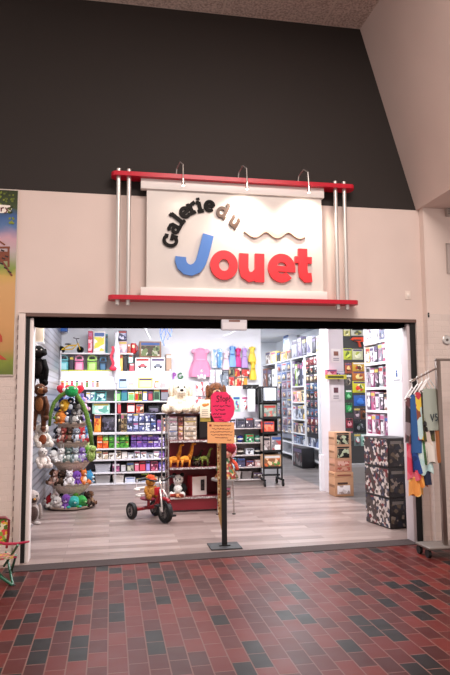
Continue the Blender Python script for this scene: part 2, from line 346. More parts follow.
jp = [sp(*p) for p in ((208, 235.5), (205.6, 245), (203, 255), (200.5, 263), (196.5, 268.5), (191, 270.8), (186, 269.8), (182, 266), (180.3, 261), (180.6, 257.3))]
MB().ribbon(jp, [10.8*MPP]*3+[10.4*MPP]*7, FR, .035).build('letter_j', BLUE, S, world=True, smooth=25)
ox, oz = sp(223.6, 265.6)
MB().ribbon(arc(ox, oz, 9.4*MPP, 10.2*MPP, 0, 360, 36)[:-1], 8.6*MPP, FR, .035, closed=True).build('letter_o', RED, S, world=True, smooth=25)
up_ = [sp(*p) for p in ((243.4, 254), (243.2, 262), (243.2, 269), (244.6, 274.5), (249, 277.6), (254, 276.6), (257.6, 272.6))]
mb = MB().ribbon(up_, 9.2*MPP, FR, .035); mb.ribbon([sp(259, 254.3), sp(259, 282.6)], 9.4*MPP, FR, .0345); mb.build('letter_u', RED, S, world=True, smooth=25)
ex, ez = sp(281, 268.6)
mb = MB().ribbon(arc(ex, ez, 9.6*MPP, 10.2*MPP, 2, 318, 30), 8.4*MPP, FR, .035); mb.ribbon([sp(272.5, 268.9), sp(294.6, 270.2)], 5.6*MPP, FR, .0345); mb.build('letter_e', RED, S, world=True, smooth=25)
tp = [sp(*p) for p in ((302, 249.3), (302.2, 260), (302.2, 270), (303, 275.5), (306, 278.4), (311, 278))]
mb = MB().ribbon(tp, 9.2*MPP, FR, .035); mb.ribbon([sp(294.2, 260), sp(311, 261)], 6.6*MPP, FR, .0345); mb.build('letter_t', RED, S, world=True, smooth=25)
# arched word: strokes in letter units (x height 1)
GL = {
 'G': [arc(.62, .72, .52, .62, 50, 330, 18), [(1.08, .08), (1.08, .62)], [(.7, .62), (1.3, .62)], [(1.02, 1.38), (1.02, 1.0)]],
 'a': [arc(.42, .32, .32, .27, 60, 300, 12), [(.05, .82), (.2, .97), (.55, .97), (.72, .8), (.72, .12)], [(.6, .06), (1.0, .06)]],
 'l': [[(.35, .05), (.35, 1.5)], [(.05, .06), (.68, .06)], [(.08, 1.46), (.4, 1.46)]],
 'e': [arc(.5, .5, .42, .46, 0, 315, 16), [(.12, .5), (.92, .5)]],
 'r': [[(.3, .05), (.3, .98)], [(.02, .06), (.62, .06)], [(.04, .94), (.34, .94)], [(.32, .6), (.5, .88), (.8, .95), (.85, .75)]],
 'i': [[(.35, .05), (.35, .98)], [(.05, .06), (.68, .06)], [(.08, .94), (.4, .94)], [(.35, 1.2), (.35, 1.42)]],
 'd': [arc(.45, .5, .38, .44, 40, 320, 14), [(.82, .05), (.82, 1.5)], [(.55, 1.46), (.85, 1.46)], [(.8, .06), (1.08, .06)]],
 'u': [[(.22, .95), (.22, .35), (.34, .12), (.58, .06), (.8, .25)], [(.82, .95), (.82, .05)], [(0, .92), (.25, .92)], [(.6, .92), (.85, .92)], [(.8, .06), (1.05, .06)]],
}
BLK = mat('#0d0908', .9)
def letter(ch, cx, cy, deg, xh, m, sw=.32):
    a = math.radians(deg); c = sp(cx, cy); u = U*math.cos(a)+V*math.sin(a); v = -U*math.sin(a)+V*math.cos(a); k = xh*MPP
    gw, gh = (.65, .75) if ch == 'G' else ((.45, .5) if ch not in 'ldi' else (.45, .7))
    o = Vector((0, BY, 0)) + U*c[0] + V*c[1] - u*gw*k - v*gh*k
    mb = MB()
    for i, st in enumerate(GL[ch]): mb.ribbon([(x*k, y*k) for x, y in st], sw*k*(1.15 if len(st) == 2 and i == 0 else 1), (o, u, v, NN), .022-.0005*i)
    mb.build('letter_' + ch.lower(), m, S, world=True, smooth=25)
for ch, x, y, d in (('G', 170, 240.4, 77), ('a', 174.2, 228.6, 62), ('l', 178.2, 218.2, 52), ('e', 184.6, 213, 41), ('r', 192, 208.6, 27), ('i', 200, 205, 13), ('e', 208.8, 206.4, 0)):
    letter(ch, x, y, d, 9.8, BLK)
GLINT = mat('#4a3428', .3)  # black letters in a paler brown: spotlight glare put into the colour
for ch, x, y, d in (('d', 222.4, 210.8, -27), ('u', 233.6, 221.6, -36)): letter(ch, x, y, d, 9.8, GLINT)
wv = [sp(244+i*1.5, 233+2.9*math.sin((i-3)*.42)+.04*i) for i in range(41)]
MB().ribbon(wv, .045, FR, .03).build('wave_ornament', mat('#d9c0aa', .3), S, world=True)  # pale beige carries the lamp glare on the wave as colour
def spot(x, yy, lit, k):
    top = PY(x, yy, -.10); z0 = 3.99
    st = MB().cyl((top.x-.05, -.07, z0), (top.x-.05, -.07, z0+.025), .03).tube([(top.x-.05, -.07, z0), (top.x-.045, -.1, z0+.09), (top.x-.02, -.2, z0+.13), (top.x, -.29, z0+.07), (top.x, -.31, z0-.09)], .006).build('lamp_arm', STEEL, S, world=True)
    MB().lathe([(.008, .045), (.014, .04), (.015, .0), (.02, -.035), (.018, -.036)], c=(top.x, -.31, z0-.13)).build('lamp_head', CHROME, st, world=True)
    MB().ell((top.x, -.31, z0-.165), (.015, .015, .008)).build('lamp_bulb', mat('#fff0dc', .3, 0, 12 if lit else .0), st, world=True)
    if lit:
        l = bpy.data.lights.new('sign_spot', 'SPOT'); l.energy = lit; l.color = (1, .86, .72); l.spot_size = math.radians(125); l.spot_blend = 1; l.shadow_soft_size = .04
        o = bpy.data.objects.new('sign_spot', l); COL.objects.link(o); o.location = (top.x, -.34, z0-.2); o.rotation_euler = (math.radians(38), 0, 0)
spot(181, 185, 2, 0); spot(243, 190, 40, 1); spot(303, 196, 40, 2)

# ------------------------------------------------------------------ mall wall fittings
def pbox(x0, y0, x1, y1, Y):                             # picture rectangle -> centre x, width, bottom z, height at depth Y
    a, b = PY(x0, (y0+y1)/2, Y), PY(x1, (y0+y1)/2, Y); t, d = PY((x0+x1)/2, y0, Y), PY((x0+x1)/2, y1, Y)
    return (a.x+b.x)/2, abs(b.x-a.x), d.z, t.z-d.z
xc, wd, z, h = pbox(405, 291, 410.5, 299.5, 0)
t = thing('light_switch', 'small white light switch plate on the plaster beside the shop sign', 'switch', (xc, 0, z))
MB().box(-wd/2, -.008, 0, wd/2, 0, h, bev=.003).build('switch_plate', mat('#e3d3c8', .4), t)
MB().box(-wd/5, -.014, h*.3, wd/5, -.008, h*.7, bev=.002).build('rocker', mat('#efe4da', .4), t)
p = PY(446.3, 340, -.1); t = thing('key_switch', 'round grey metal key switch on the white brick pier', 'switch', (p.x, -.1, p.z))
MB().lathe([(.055, 0), (.055, -.01), (.045, -.018), (0.0, -.018)], axis='Y').build('face_plate', STEEL, t)
MB().lathe([(.014, -.018), (.014, -.026), (0, -.026)], axis='Y').build('key_barrel', mat('#6f6660', .3, 1), t)
xc, wd, z, h = pbox(446, 244, 462, 274, -.1)
t = thing('wall_plaque', 'plain grey plaque mounted high on the white pier', 'plaque', (xc, -.1, z))
MB().box(-wd/2, -.012, 0, wd/2, 0, h, bev=.003).build('plaque_panel', mat('#b9aaa3', .5), t)
MB().box(-wd/2, -.016, h-.012, wd/2, -.012, h).box(-wd/2, -.016, 0, -wd/2+.012, -.012, h).build('plaque_edge', mat('#a0928b', .5), t)
xc, wd, z, h = pbox(445, 209, 462, 217, -.1)
t = thing('wall_speaker', 'small grey louvred speaker under the soffit at the pier top', 'speaker', (xc, -.1, z))
MB().box(-wd/2, -.05, 0, wd/2, 0, h, bev=.004).build('speaker_case', mat('#a59890', .5), t)
for k in range(3): MB().box(-wd/2+.01, -.056, h*(.2+.28*k), wd/2-.01, -.05, h*(.3+.28*k)).build('louvre', mat('#7b706a', .5), t)
xc, wd, z, h = pbox(408.3+18, 316+3, 428.5, 324, -.1)
t = thing('door_contact', 'tiny black contact clip on the edge of the brick pier', 'clip', (3.545, -.1, 2.515))
MB().box(-.008, -.012, 0, .008, 0, .05, bev=.002).build('clip_body', BLACK, t); MB().cyl((0, -.016, .025), (0, -.012, .025), .004).build('screw', STEEL, t)

# poster at the left edge of the view
px1 = PY(16, 280, 0).x; pz0, pz1 = 1.865, 3.775
PO = thing('wall_poster', 'tall colourful poster with leaves, blue sky and a wooden playhouse on orange ground', 'poster', (-1.55, 0, pz0))
def mix_noise(name, c0, c1, scale):
    m, N, L, b = node_mat(name); b.inputs['Roughness'].default_value = .35; no = N.new('ShaderNodeTexNoise'); no.inputs['Scale'].default_value = scale; tc = N.new('ShaderNodeTexCoord'); L.new(tc.outputs['Object'], no.inputs['Vector'])
    cr = N.new('ShaderNodeValToRGB'); cr.color_ramp.elements[0].color = rgb(c0); cr.color_ramp.elements[1].color = rgb(c1); cr.color_ramp.elements[0].position = .4; cr.color_ramp.elements[1].position = .6
    L.new(no.outputs['Fac'], cr.inputs[0]); L.new(cr.outputs[0], b.inputs['Base Color']); return m
def ramp_z(name, stops):
    m, N, L, b = node_mat(name); b.inputs['Roughness'].default_value = .35; tc = N.new('ShaderNodeTexCoord'); sx = N.new('ShaderNodeSeparateXYZ'); L.new(tc.outputs['Object'], sx.inputs[0])
    mr = N.new('ShaderNodeMapRange'); mr.inputs[2].default_value = pz1-pz0; L.new(sx.outputs[2], mr.inputs[0])
    no = N.new('ShaderNodeTexNoise'); no.inputs['Scale'].default_value = 7; L.new(tc.outputs['Object'], no.inputs['Vector']); ad = N.new('ShaderNodeMath'); ad.operation = 'MULTIPLY_ADD'; ad.inputs[1].default_value = .06; L.new(no.outputs['Fac'], ad.inputs[0]); L.new(mr.outputs[0], ad.inputs[2])
    cr = N.new('ShaderNodeValToRGB'); e = cr.color_ramp.elements
    while len(e) < len(stops): e.new(.5)
    for i, (p, h) in enumerate(stops): e[i].position = p; e[i].color = rgb(h)
    L.new(ad.outputs[0], cr.inputs[0]); L.new(cr.outputs[0], b.inputs['Base Color']); return m
pw = px1 + 1.55
# printed picture: green turf, orange sand, green bank, pink and blue sky
MB().box(-.6, -.012, 0, pw, 0, pz1-pz0).build('poster_sheet', ramp_z('poster_print', [(0, '#4c5a1f'), (.1, '#7d8a2c'), (.17, '#b98a50'), (.3, '#cc9860'), (.5, '#cfa068'), (.56, '#c8a458'), (.6, '#7f9440'), (.69, '#b9a8a8'), (.76, '#c49aa6'), (.83, '#54729e'), (.885, '#3c5c90'), (.93, '#39482c'), (1, '#2c3616')]), PO)
pf = (Vector((0, -.012, 0)), U, V, NN)
def lp(x, y): p = PY(x, y, -.012); return (p.x+1.55, p.z-pz0)
mb = MB(); rr = random.Random(3)
for k in range(46):
    x, y = rr.uniform(-6, 15), rr.uniform(193, 208) if k < 34 else rr.uniform(208, 224)
    if y > 208: x = rr.uniform(9, 15)
    a, b_ = rr.uniform(0, 6.28), rr.uniform(1.5, 3.2)
    mb.ribbon([lp(x, y), lp(x+b_*.5*math.cos(a), y+b_*.5*math.sin(a)), lp(x+b_*math.cos(a), y+b_*math.sin(a))], [.004, .025, .004], pf, .0015+k*.0001)
mb.build('printed_leaves', mix_noise('poster_leaf', '#24300f', '#7f8b2c', 9), PO)
mb = MB()
for a in ((-12, 264, -12, 282), (8.6, 247, 8.6, 267), (-3, 248, -3, 266)): mb.ribbon([lp(a[0], a[1]), lp(a[2], a[3])], .02, pf, .004)
mb.ribbon([lp(-14, 247), lp(0, 247.6), lp(10, 247.5)], .02, pf, .0045)
mb.ribbon([lp(-8, 262), lp(2, 261), lp(12, 276)], .02, pf, .005).ribbon([lp(-8, 245), lp(-1, 241), lp(5, 245)], .016, pf, .0042)
mb.ribbon([lp(-10, 256), lp(9, 256.5)], .1, pf, .003)
mb.build('printed_playhouse', mat('#7b3f28', .4), PO)
mb = MB()
for (x, y) in ((0, 263), (4, 267.5), (8, 271.5), (1, 250), (5, 256), (2, 258)): mb.ribbon([lp(x, y), lp(x+3.4, y+1.2)], .014, pf, .0055)
mb.build('printed_steps', mat('#2b1b17', .4), PO)
MB().ribbon([lp(-9, 209.6), lp(-3, 208.6), lp(3, 209), lp(9, 209), (lp(11.3, 210))], [.06, .09, .085, .075, .03], pf, .003).build('title_outline', mat('#efe6da', .4), PO)
mb = MB()
mb.ribbon([lp(-6.6, 207.6), lp(-6.6, 211.5)], .012, pf, .005).ribbon([lp(1.2, 207.6), lp(1.3, 211.6)], .013, pf, .005).ribbon([lp(1.3, 209.2), lp(2.8, 207.8), lp(4.2, 208)], .011, pf, .0046)
mb.ribbon([lp(5.6, 207.6), lp(7.2, 210.8)], .012, pf, .005).ribbon([lp(9.4, 207.4), lp(7.2, 211), lp(5.6, 213), lp(4.2, 212.8)], .011, pf, .0046)
mb.build('title_letters', mat('#5b1f1a', .4), PO)
MB().ribbon([lp(-8, 358), lp(0, 357), lp(6.4, 359.6)], [.05, .045, .006], pf, .004).build('printed_red_arrow', mat('#b5432a', .4), PO)
MB().ribbon([lp(-2, 333), lp(-.5, 337), lp(1.6, 342)], [.03, .05, .02], pf, .004).build('printed_red_figure', mat('#b5432a', .4), PO)
MB().box(-.61, -.018, -.012, pw+.004, 0, 0).box(-.61, -.018, pz1-pz0, pw+.004, 0, pz1-pz0+.01).box(pw-.002, -.016, 0, pw+.008, 0, pz1-pz0).build('poster_rail', mat('#c9bdb2', .4), PO)

# ------------------------------------------------------------------ product builders (local: front faces -Y, base on z = 0)
def N3(o, *a): return o
def carton(name, label, cat, loc, w, d, h, body, front, rz=0, group=None, win=False, flap=False, fr=.42):
    t = thing(name, label, cat, loc, rz, group)
    bv = min(.006, w*.08, h*.08)
    MB().box(-w/2, 0, 0, w/2, d, h, bev=bv).build('box_body', body, t)
    MB().box(-w*fr, -.0025, h*.1, w*fr, .0, h*.72).build('front_panel', front, t)
    MB().box(-w*fr, -.003, h*.76, w*fr, .0, h*.92).build('title_band', random.choice(BANDS), t)
    if win: MB().box(-w*.3, -.004, h*.18, w*.3, -.0025, h*.6, bev=.0008).build('window', mat(win, .1), t)
    if flap: MB().box(-w*.2, .002, h, w*.2, .005, h+.035).build('hang_tab', mat('#d8d8d8'), t)
    return t
BANDS = [mat(c, .4) for c in ('#a83a34', '#c8b050', '#3a5a98', '#e4e2e0', '#d8d4d2', '#b8608a', '#222222', '#2c2a30', '#5a4a70')]
def pack(name, label, cat, loc, w, h, card, toy, rz=0, group=None, bub='#dfe3e8'):
    """hanging card with a clear bubble and the toy in it, back of the card on y=0"""
    t = thing(name, label, cat, loc, rz, group)
    MB().box(-w/2, -.004, 0, w/2, 0, h, bev=.0015).build('card', card, t)
    MB().ell((0, -.02, h*.38), (w*.3, .016, h*.27), u=10, v=6).ell((0, -.022, h*.62), (w*.17, .014, h*.12), u=8, v=5).build('toy', toy, t)
    MB().box(-w*.42, -.007, h*.8, w*.42, -.004, h*.95).build('title_band', random.choice(BANDS), t)
    MB().tube([(0, 0, h-.008), (0, -.03, h-.004)], .0025, n=5).build('hook', STEEL, t)
    return t
def basket(label, loc, w, d, h, m, cat='basket', group=None, rz=0, name='storage_basket'):
    t = thing(name, label, cat, loc, rz, group); k = .86
    mb = MB(); n = 5
    b = [Vector((-w/2*k, 0+d*.07, 0)), Vector((w/2*k, d*.07, 0)), Vector((w/2*k, d*.93, 0)), Vector((-w/2*k, d*.93, 0))]
    tt = [Vector((-w/2, 0, h)), Vector((w/2, 0, h)), Vector((w/2, d, h)), Vector((-w/2, d, h))]
    inn = [p+Vector((-.008*(1 if p.x > 0 else -1), .008*(1 if p.y < d/2 else -1), 0)) for p in tt]; inb = [p+Vector((0, 0, .008)) for p in b]
    vs = b+tt+inn+inb; fs = [(0, 3, 2, 1), (12, 13, 14, 15)]
    for i in range(4): j = (i+1) % 4; fs += [(i, j, 4+j, 4+i), (4+i, 4+j, 8+j, 8+i), (8+i, 8+j, 12+j, 12+i)]
    mb.quadmesh(vs, fs); mb.build('bin', m, t, smooth=0)
    MB().tube([p+Vector((0, 0, 0)) for p in tt], .008, n=6, closed=True).build('rim', m, t)
    rb = MB()
    for q in range(1, 4): rb.tube([b[0].lerp(tt[0], q/4)+Vector((0, -.003, 0)), b[1].lerp(tt[1], q/4)+Vector((0, -.003, 0))], .004, n=5)
    rb.build('weave', m, t); return t
def plush(label, loc, s, c, kind='bear', c2='#efe3d2', cat='plush toy', group=None, rz=0, acc=None, name=None, eyes='#120e0e', tilt=0):
    t = thing(name or ('plush_' + kind), label, cat, loc, rz, group)
    if tilt: t.rotation_euler = (0, tilt, rz)
    f, f2 = fuzzy(c), fuzzy(c2); r = s
    mb = MB()
    if kind in ('ball', 'turtle'):
        mb.ell((0, 0, .42*r), (.42*r, .38*r, .42*r)); hz, hr, hy = .5*r, .3*r, -.18*r
        if kind == 'turtle':
            for sx in (-1, 1): mb.ell((sx*.38*r, -.2*r, .12*r), (.16*r, .2*r, .1*r))
            mb.ell((0, -.42*r, .5*r), (.2*r, .2*r, .18*r)); hy = -.46*r; hr = .17*r
        if kind == 'ball':
            for sx in (-1, 1): mb.ell((sx*.36*r, 0, .72*r), (.1*r, .07*r, .15*r)); mb.ell((sx*.2*r, -.2*r, .07*r), (.14*r, .2*r, .08*r))
    elif kind == 'seal':
        mb.ell((0, .05*r, .25*r), (.34*r, .5*r, .25*r)); mb.ell((0, -.25*r, .48*r), (.27*r, .27*r, .26*r)); hz, hr, hy = .48*r, .26*r, -.27*r
        for sx in (-1, 1): mb.ell((sx*.38*r, -.15*r, .1*r), (.2*r, .12*r, .06*r))
    elif kind == 'octopus':
        mb.ell((0, 0, .62*r), (.33*r, .3*r, .36*r)); hz, hr, hy = .62*r, .3*r, -.04*r
        for k in range(8): a = 2*PI*k/8; mb.tube([(.12*r*math.cos(a), .12*r*math.sin(a), .4*r), (.3*r*math.cos(a), .3*r*math.sin(a), .12*r), (.46*r*math.cos(a), .46*r*math.sin(a), .07*r)], [.1*r, .08*r, .04*r], n=6)
    else:
        mb.ell((0, 0, .3*r), (.25*r, .21*r, .3*r)); mb.ell((0, -.03*r, .72*r), (.23*r, .21*r, .21*r)); hz, hr, hy = .72*r, .21*r, -.03*r
        for sx in (-1, 1):
            if kind == 'penguin': mb.ell((sx*.27*r, 0, .32*r), (.06*r, .12*r, .22*r)); mb.ell((sx*.12*r, -.16*r, .04*r), (.1*r, .16*r, .05*r))
            else:
                mb.tube([(sx*.18*r, -.02*r, .5*r), (sx*.3*r, -.1*r, .34*r), (sx*.27*r, -.2*r, .22*r)], [.09*r, .085*r, .08*r], n=8); mb.ell((sx*.27*r, -.2*r, .22*r), .085*r, u=8, v=6)
                mb.tube([(sx*.13*r, 0, .12*r), (sx*.22*r, -.22*r, .1*r), (sx*.25*r, -.36*r, .11*r)], [.12*r, .11*r, .11*r], n=8); mb.ell((sx*.25*r, -.38*r, .12*r), (.11*r, .07*r, .13*r), u=8, v=6)
            if kind == 'bear': mb.ell((sx*.17*r, 0, .9*r), (.085*r, .05*r, .085*r), u=8, v=6)
            if kind == 'cat' or kind == 'fox': mb.cyl((sx*.13*r, 0, .83*r), (sx*.19*r, 0, 1.02*r), .09*r, .01*r, n=8)
            if kind == 'dog': mb.ell((sx*.23*r, 0, .7*r), (.06*r, .1*r, .17*r), u=8, v=6)
            if kind == 'rabbit': mb.ell((sx*.09*r, 0, 1.05*r), (.06*r, .04*r, .2*r), u=8, v=6)
            if kind == 'dragon': mb.ell((sx*.32*r, .1*r, .5*r), (.18*r, .03*r, .14*r), u=8, v=6); mb.cyl((sx*.1*r, 0, .88*r), (sx*.13*r, 0, 1.03*r), .04*r, .008*r, n=6)
    b = mb.build('body', f, t, smooth=180)
    if kind in ('ball', 'octopus'): MB().ell((0, hy-hr*.55, hz-hr*.35), (hr*.5, hr*.45, hr*.35), u=10, v=6).build('muzzle', f2, t, smooth=180)
    else: MB().ell((0, hy-hr*.75, hz-hr*.25), (hr*.5, hr*.42, hr*.36), u=10, v=6).build('muzzle', f2, t, smooth=180)
    if kind in ('bear', 'penguin', 'cat', 'dog', 'rabbit', 'fox', 'dragon'): MB().ell((0, -.15*r, .3*r), (.17*r, .085*r, .2*r), u=10, v=7).build('belly', f2, t, smooth=180)
    for sx in (-1, 1): MB().ell((sx*hr*.42, hy-hr*.88, hz+hr*.25), hr*.13, u=8, v=6).build('eye', mat(eyes, .15), t, smooth=180)
    MB().ell((0, hy-hr*1.13, hz-hr*.1), (hr*.16, hr*.1, hr*.11), u=8, v=6).build('nose', mat('#1b1414' if kind != 'penguin' else '#e09a2c', .3), t, smooth=180)
    if acc: MB().ell((0, -.02*r, .52*r), (.2*r, .18*r, .06*r), u=12, v=6).ell((0, -.2*r, .5*r), (.1*r, .04*r, .06*r), u=8, v=5).build('neck_bow', fuzzy(acc), t, smooth=180)
    return t
PCARDS = [printed(c, s, .35) for c, s in (
    (('#d8d6e0', '#8d7fa8', '#3a3550', '#e9e6ee'), 16), (('#b8403a', '#f0d040', '#2a2020', '#e8e0d8'), 18), (('#3b62a8', '#d9e4f0', '#1c2c50', '#7fb0d8'), 18),
    (('#e9e4dc', '#c9a04a', '#6a4a2c', '#f4f0ea'), 16), (('#d4559a', '#f0c4da', '#5a2a60', '#f6eef2'), 18), (('#2c2c30', '#7a7a80', '#c0c0c8', '#40383c'), 20),
    (('#4a9a4c', '#e8e078', '#24402a', '#d8ecd0'), 18), (('#e88a34', '#f4d8a0', '#7a2c1c', '#ffe9c8'), 18), (('#e8eaf0', '#c0c8d8', '#8a94a8', '#ffffff'), 14))]

# ------------------------------------------------------------------ tall white wall shelving at the back left
SY = 5.55; BK = 5.99
SH = thing('display_shelf', 'tall white shelving bays with brightly lit shelves along the back wall behind the tricycle', 'shelf', (.1, SY, 0))
LEV = dict(a=.035, b=.241, c=.484, d=.691, e=.994, f=1.584, g=1.833, h=2.161, i=2.509)
for k, z in LEV.items():
    for (x0, x1) in ((-.93, .085), (.115, 1.13)):
        if k == 'i' and x1 > .2: x1 = .42
        th = .045 if k == 'e' else .028
        MB().box(x0, SY, z-th, x1, BK, z, bev=.003).build('shelf_board', mat('#dcd8dc', .4), SH, world=True)
for x in (-.945, .1, 1.145): MB().box(x-.015, SY+.03, 0, x+.015, BK, 2.55 if x < 1 else 2.2).build('upright', mat('#d0cdd2', .4), SH, world=True)
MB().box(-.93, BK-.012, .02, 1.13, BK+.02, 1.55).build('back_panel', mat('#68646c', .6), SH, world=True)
MB().box(-.93, BK-.012, 1.55, 1.13, BK+.02, 2.2).build('back_panel', mat('#eeeef2', .6), SH, world=True, label='white back panel of the lit shelves')  # whiter than the lower panel: brightness of the lit bays put into the colour
for (x0, x1) in ((-.93, .085), (.115, 1.13)): MB().box(x0, SY-.015, 2.045, x1, SY-.003, 2.15).build('light_valance', mat('#f4f4f6', .5), SH, world=True)
for x in (-.5, .6): MB().cyl((x, SY+.1, 0), (x, SY+.1, .03), .02).build('foot', WHITE, SH, world=True)
MB().box(-.93, SY-.006, 2.163, .085, SY-.002, 2.178).build('price_strip', mat('#d8e04a', .4), SH, world=True, label='yellow green price strip')
for cx in (-.42, .62): area('shelf_strip_light', (cx, 5.72, 2.13), .95, .06, 7, (.98, .98, 1))

def FI(x0, y0, x1, y1, z, Y=5.6):
    a, b = PY(x0, (y0+y1)/2, Y), PY(x1, (y0+y1)/2, Y); return (a.x+b.x)/2, abs(b.x-a.x), max(.02, PY((x0+x1)/2, y0, Y).z - z)
def at_shelf(x0, y0, x1, y1, lev, Y=5.6):
    z = LEV[lev] if isinstance(lev, str) else lev
    xc, w_, h_ = FI(x0, y0, x1, y1, z, Y); return (xc, Y, z), w_, h_
def sbox(name, label, cat, r, lev, body, front, Y=5.6, d=.22, group=None, win=False):
    loc, w_, h_ = at_shelf(*r, lev, Y); return carton(name, label, cat, loc, w_*.97, d, h_, body if not isinstance(body, str) else mat(body, .45), front if not isinstance(front, str) else mat(front, .45), 0, group, win)
PR = printed
# top of the left bay
loc, w_, h_ = at_shelf(58, 332, 84, 352, 'i', 5.7)
bk = thing('balance_bike', 'yellow toy bike with black wheels on top of the tall wall shelving', 'toy bike', loc)
s = w_/1.0
for x in (-.36, .36):
    wh = MB().lathe([(.10, -.02), (.135, -.018), (.14, 0), (.135, .018), (.10, .02), (.1, -.02)], c=(x*s, 0, .14*s), axis='Y', M=Matrix.Scale(s, 3)).build('wheel', BLACK, bk)
    MB().cyl((x*s, -.016*s, .14*s), (x*s, .016*s, .14*s), .09*s).build('wheel_disc', mat('#e8e2da', .4), wh)
MB().tube([(-.36*s, 0, .14*s), (-.1*s, 0, .3*s), (.2*s, 0, .32*s), (.26*s, 0, .4*s), (.36*s, 0, .14*s)], .028*s).tube([(-.36*s, 0, .14*s), (.05*s, 0, .16*s), (.22*s, 0, .34*s)], .024*s).build('frame', mat('#d8b23a', .4), bk)
MB().ell((-.12*s, 0, .36*s), (.13*s, .06*s, .03*s)).build('saddle', BLACK, bk)
MB().tube([(.26*s, 0, .36*s), (.2*s, 0, .58*s), (.1*s, -.16*s, .6*s)], .018*s).tube([(.2*s, 0, .58*s), (.3*s, .14*s, .6*s)], .018*s).build('handlebar', mat('#3a3340', .4), bk)
sbox('toy_box', 'narrow pink and red toy box standing on top of the tall wall shelving', 'toy box', (88, 331, 92.6, 352), 'i', '#c23a52', PR(('#d84a66', '#f0b8c0', '#b02a40'), 18), d=.3)
sbox('doll_box', 'large white toy box printed with yellow figures on top of the tall shelving', 'toy box', (93.2, 331, 105.4, 352), 'i', '#ded7d2', PR(('#e8c83c', '#ece6e0', '#6a4a2a', '#ece6e0', '#d8d43c'), 12), d=.3)
sbox('folded_game', 'thin teal game box standing at the end of the tall shelving top', 'toy box', (105.6, 334, 107.8, 352), 'i', '#3a8088', '#234a60', d=.3)
bl = sbox('banner_box', 'long blue banner with white writing at the top of the wall beside the entrance', 'banner', (42.5, 325, 67.5, 331.2), PY(55, 331.2, 5.75).z, '#2459a8', '#2f6cc4', Y=5.75, d=.2)
# second row: backpacks in three colours and a dark one
def backpack(label, r, lev, c, c2, group):
    loc, w_, h_ = at_shelf(*r, lev, 5.62); t = thing('lunch_bag', label, 'lunch bag', loc, 0, group)
    MB().box(-w_*.45, 0, 0, w_*.45, .16, h_*.7, bev=.03).build('bag_body', mat(c, .6), t)
    MB().box(-w_*.3, -.006, h_*.08, w_*.3, .004, h_*.45, bev=.01).build('front_pocket', mat(c2, .6), t)
    MB().tube([(-w_*.4, .06, h_*.66), (-w_*.3, .06, h_*.86), (0, .06, h_*.93), (w_*.3, .06, h_*.86), (w_*.4, .06, h_*.66)], .016).build('strap', mat(c2, .6), t)
    MB().box(-w_*.46, -.004, h_*.55, w_*.46, .164, h_*.6).build('zip', mat('#333238', .5), t)
G = 'lunch bags in a row under the toy bike'
backpack('teal lunch bag, first of the row under the toy bike', (56.8, 353.5, 69, 371), 'h', '#5fb0b8', '#9fd4d8', G)
backpack('pink lunch bag in the row under the toy bike', (74, 354, 84, 371), 'h', '#e07aa4', '#f2b4cc', G)
backpack('lime green lunch bag in the row under the toy bike', (86.5, 354, 97.5, 371), 'h', '#9ccf5c', '#c8ea94', G)
backpack('dark blue lunch bag, last of the row under the toy bike', (99, 356, 106.8, 371), 'h', '#2c4a66', '#5c86a8', G)
sbox('dark_case', 'black storage case between the teal and pink lunch bags', 'case', (69.5, 356, 73.6, 371), 'h', '#1c1a22', '#3a3644')
# lit shelf figures
for i, (x, c, nm) in enumerate(((58, '#d8b070', 'tan'), (62.5, '#d84a3a', 'red'), (67, '#e8d890', 'cream'), (72, '#d8506a', 'pink'), (77, '#8ab87a', 'green'), (82, '#c88a8a', 'rose'), (87, '#7a9a5a', 'olive'), (93, '#caa0b0', 'mauve'), (97.5, '#b08a68', 'brown'))):
    sbox('figure_card', f'small {nm} figure card in the lit shelf below the lunch bags', 'toy card', (x-1.7, 380, x+1.7, 388), 'g', '#f0eeea', c, d=.08, group='figure cards on the lit left shelf')
# left bay below
sbox('teal_playset', 'teal toy set on the lower left shelf beside the hanging plastic wrap', 'toy set', (95, 391, 106.5, 401), 'f', '#3c9a9a', PR(('#58b8b0', '#c8e8e0', '#2a5a70'), 16))
for i, (a, b, c, nm) in enumerate(((86, 90.5, '#b8c0e0', 'lilac'), (90.8, 94.8, '#8ac8b8', 'mint'))):
    sbox('toy_box', f'small {nm} box next to the teal toy set', 'toy box', (a, 392, b, 401), 'f', c, PR((c, '#ffffff', '#5a6a9a'), 20))
sbox('mint_playset', 'pale mint toy house set on the shelf above the dark bags', 'toy set', (92, 403, 110, 412), 1.345, '#a8d8c4', PR(('#bfe6d6', '#e8f4ee', '#6ab0a0'), 14))
MB_ = MB().box(-.3, SY+.02, 1.327, .085, BK, 1.345).build('shelf_board', mat('#dcd8dc', .4), SH, world=True)
def blob_bag(name, label, r, lev, c, cat='bag', Y=5.62, d=.2):
    loc, w_, h_ = at_shelf(*r, lev, Y); t = thing(name, label, cat, loc)
    MB().box(-w_/2, 0, 0, w_/2, d, h_*.78, bev=min(w_, h_)*.16).build('bag_body', c if not isinstance(c, str) else mat(c, .6), t)
    MB().box(-w_*.36, -.008, h_*.1, w_*.36, .01, h_*.5, bev=.01).build('pocket', PR(('#3a3644', '#6a6478', '#2a2630'), 22), t)
    MB().tube([(-w_*.2, d/2, h_*.76), (-w_*.16, d/2, h_*.95), (w_*.16, d/2, h_*.95), (w_*.2, d/2, h_*.76)], .014).build('handle', BLACK, t)
blob_bag('black_backpack', 'big black backpack with grey print on the thick shelf by the hanging plastic wrap', (101.5, 411, 117.4, 432), 'e', PR(('#2a2730', '#4a4656', '#1a181e', '#6a6070'), 18))
sbox('orange_tub', 'orange toy box with a red lid squeezed beside the black backpack', 'toy box', (94, 414, 101, 432), 'e', '#e0842c', PR(('#e8902c', '#f4b04a', '#c84a2a'), 14))
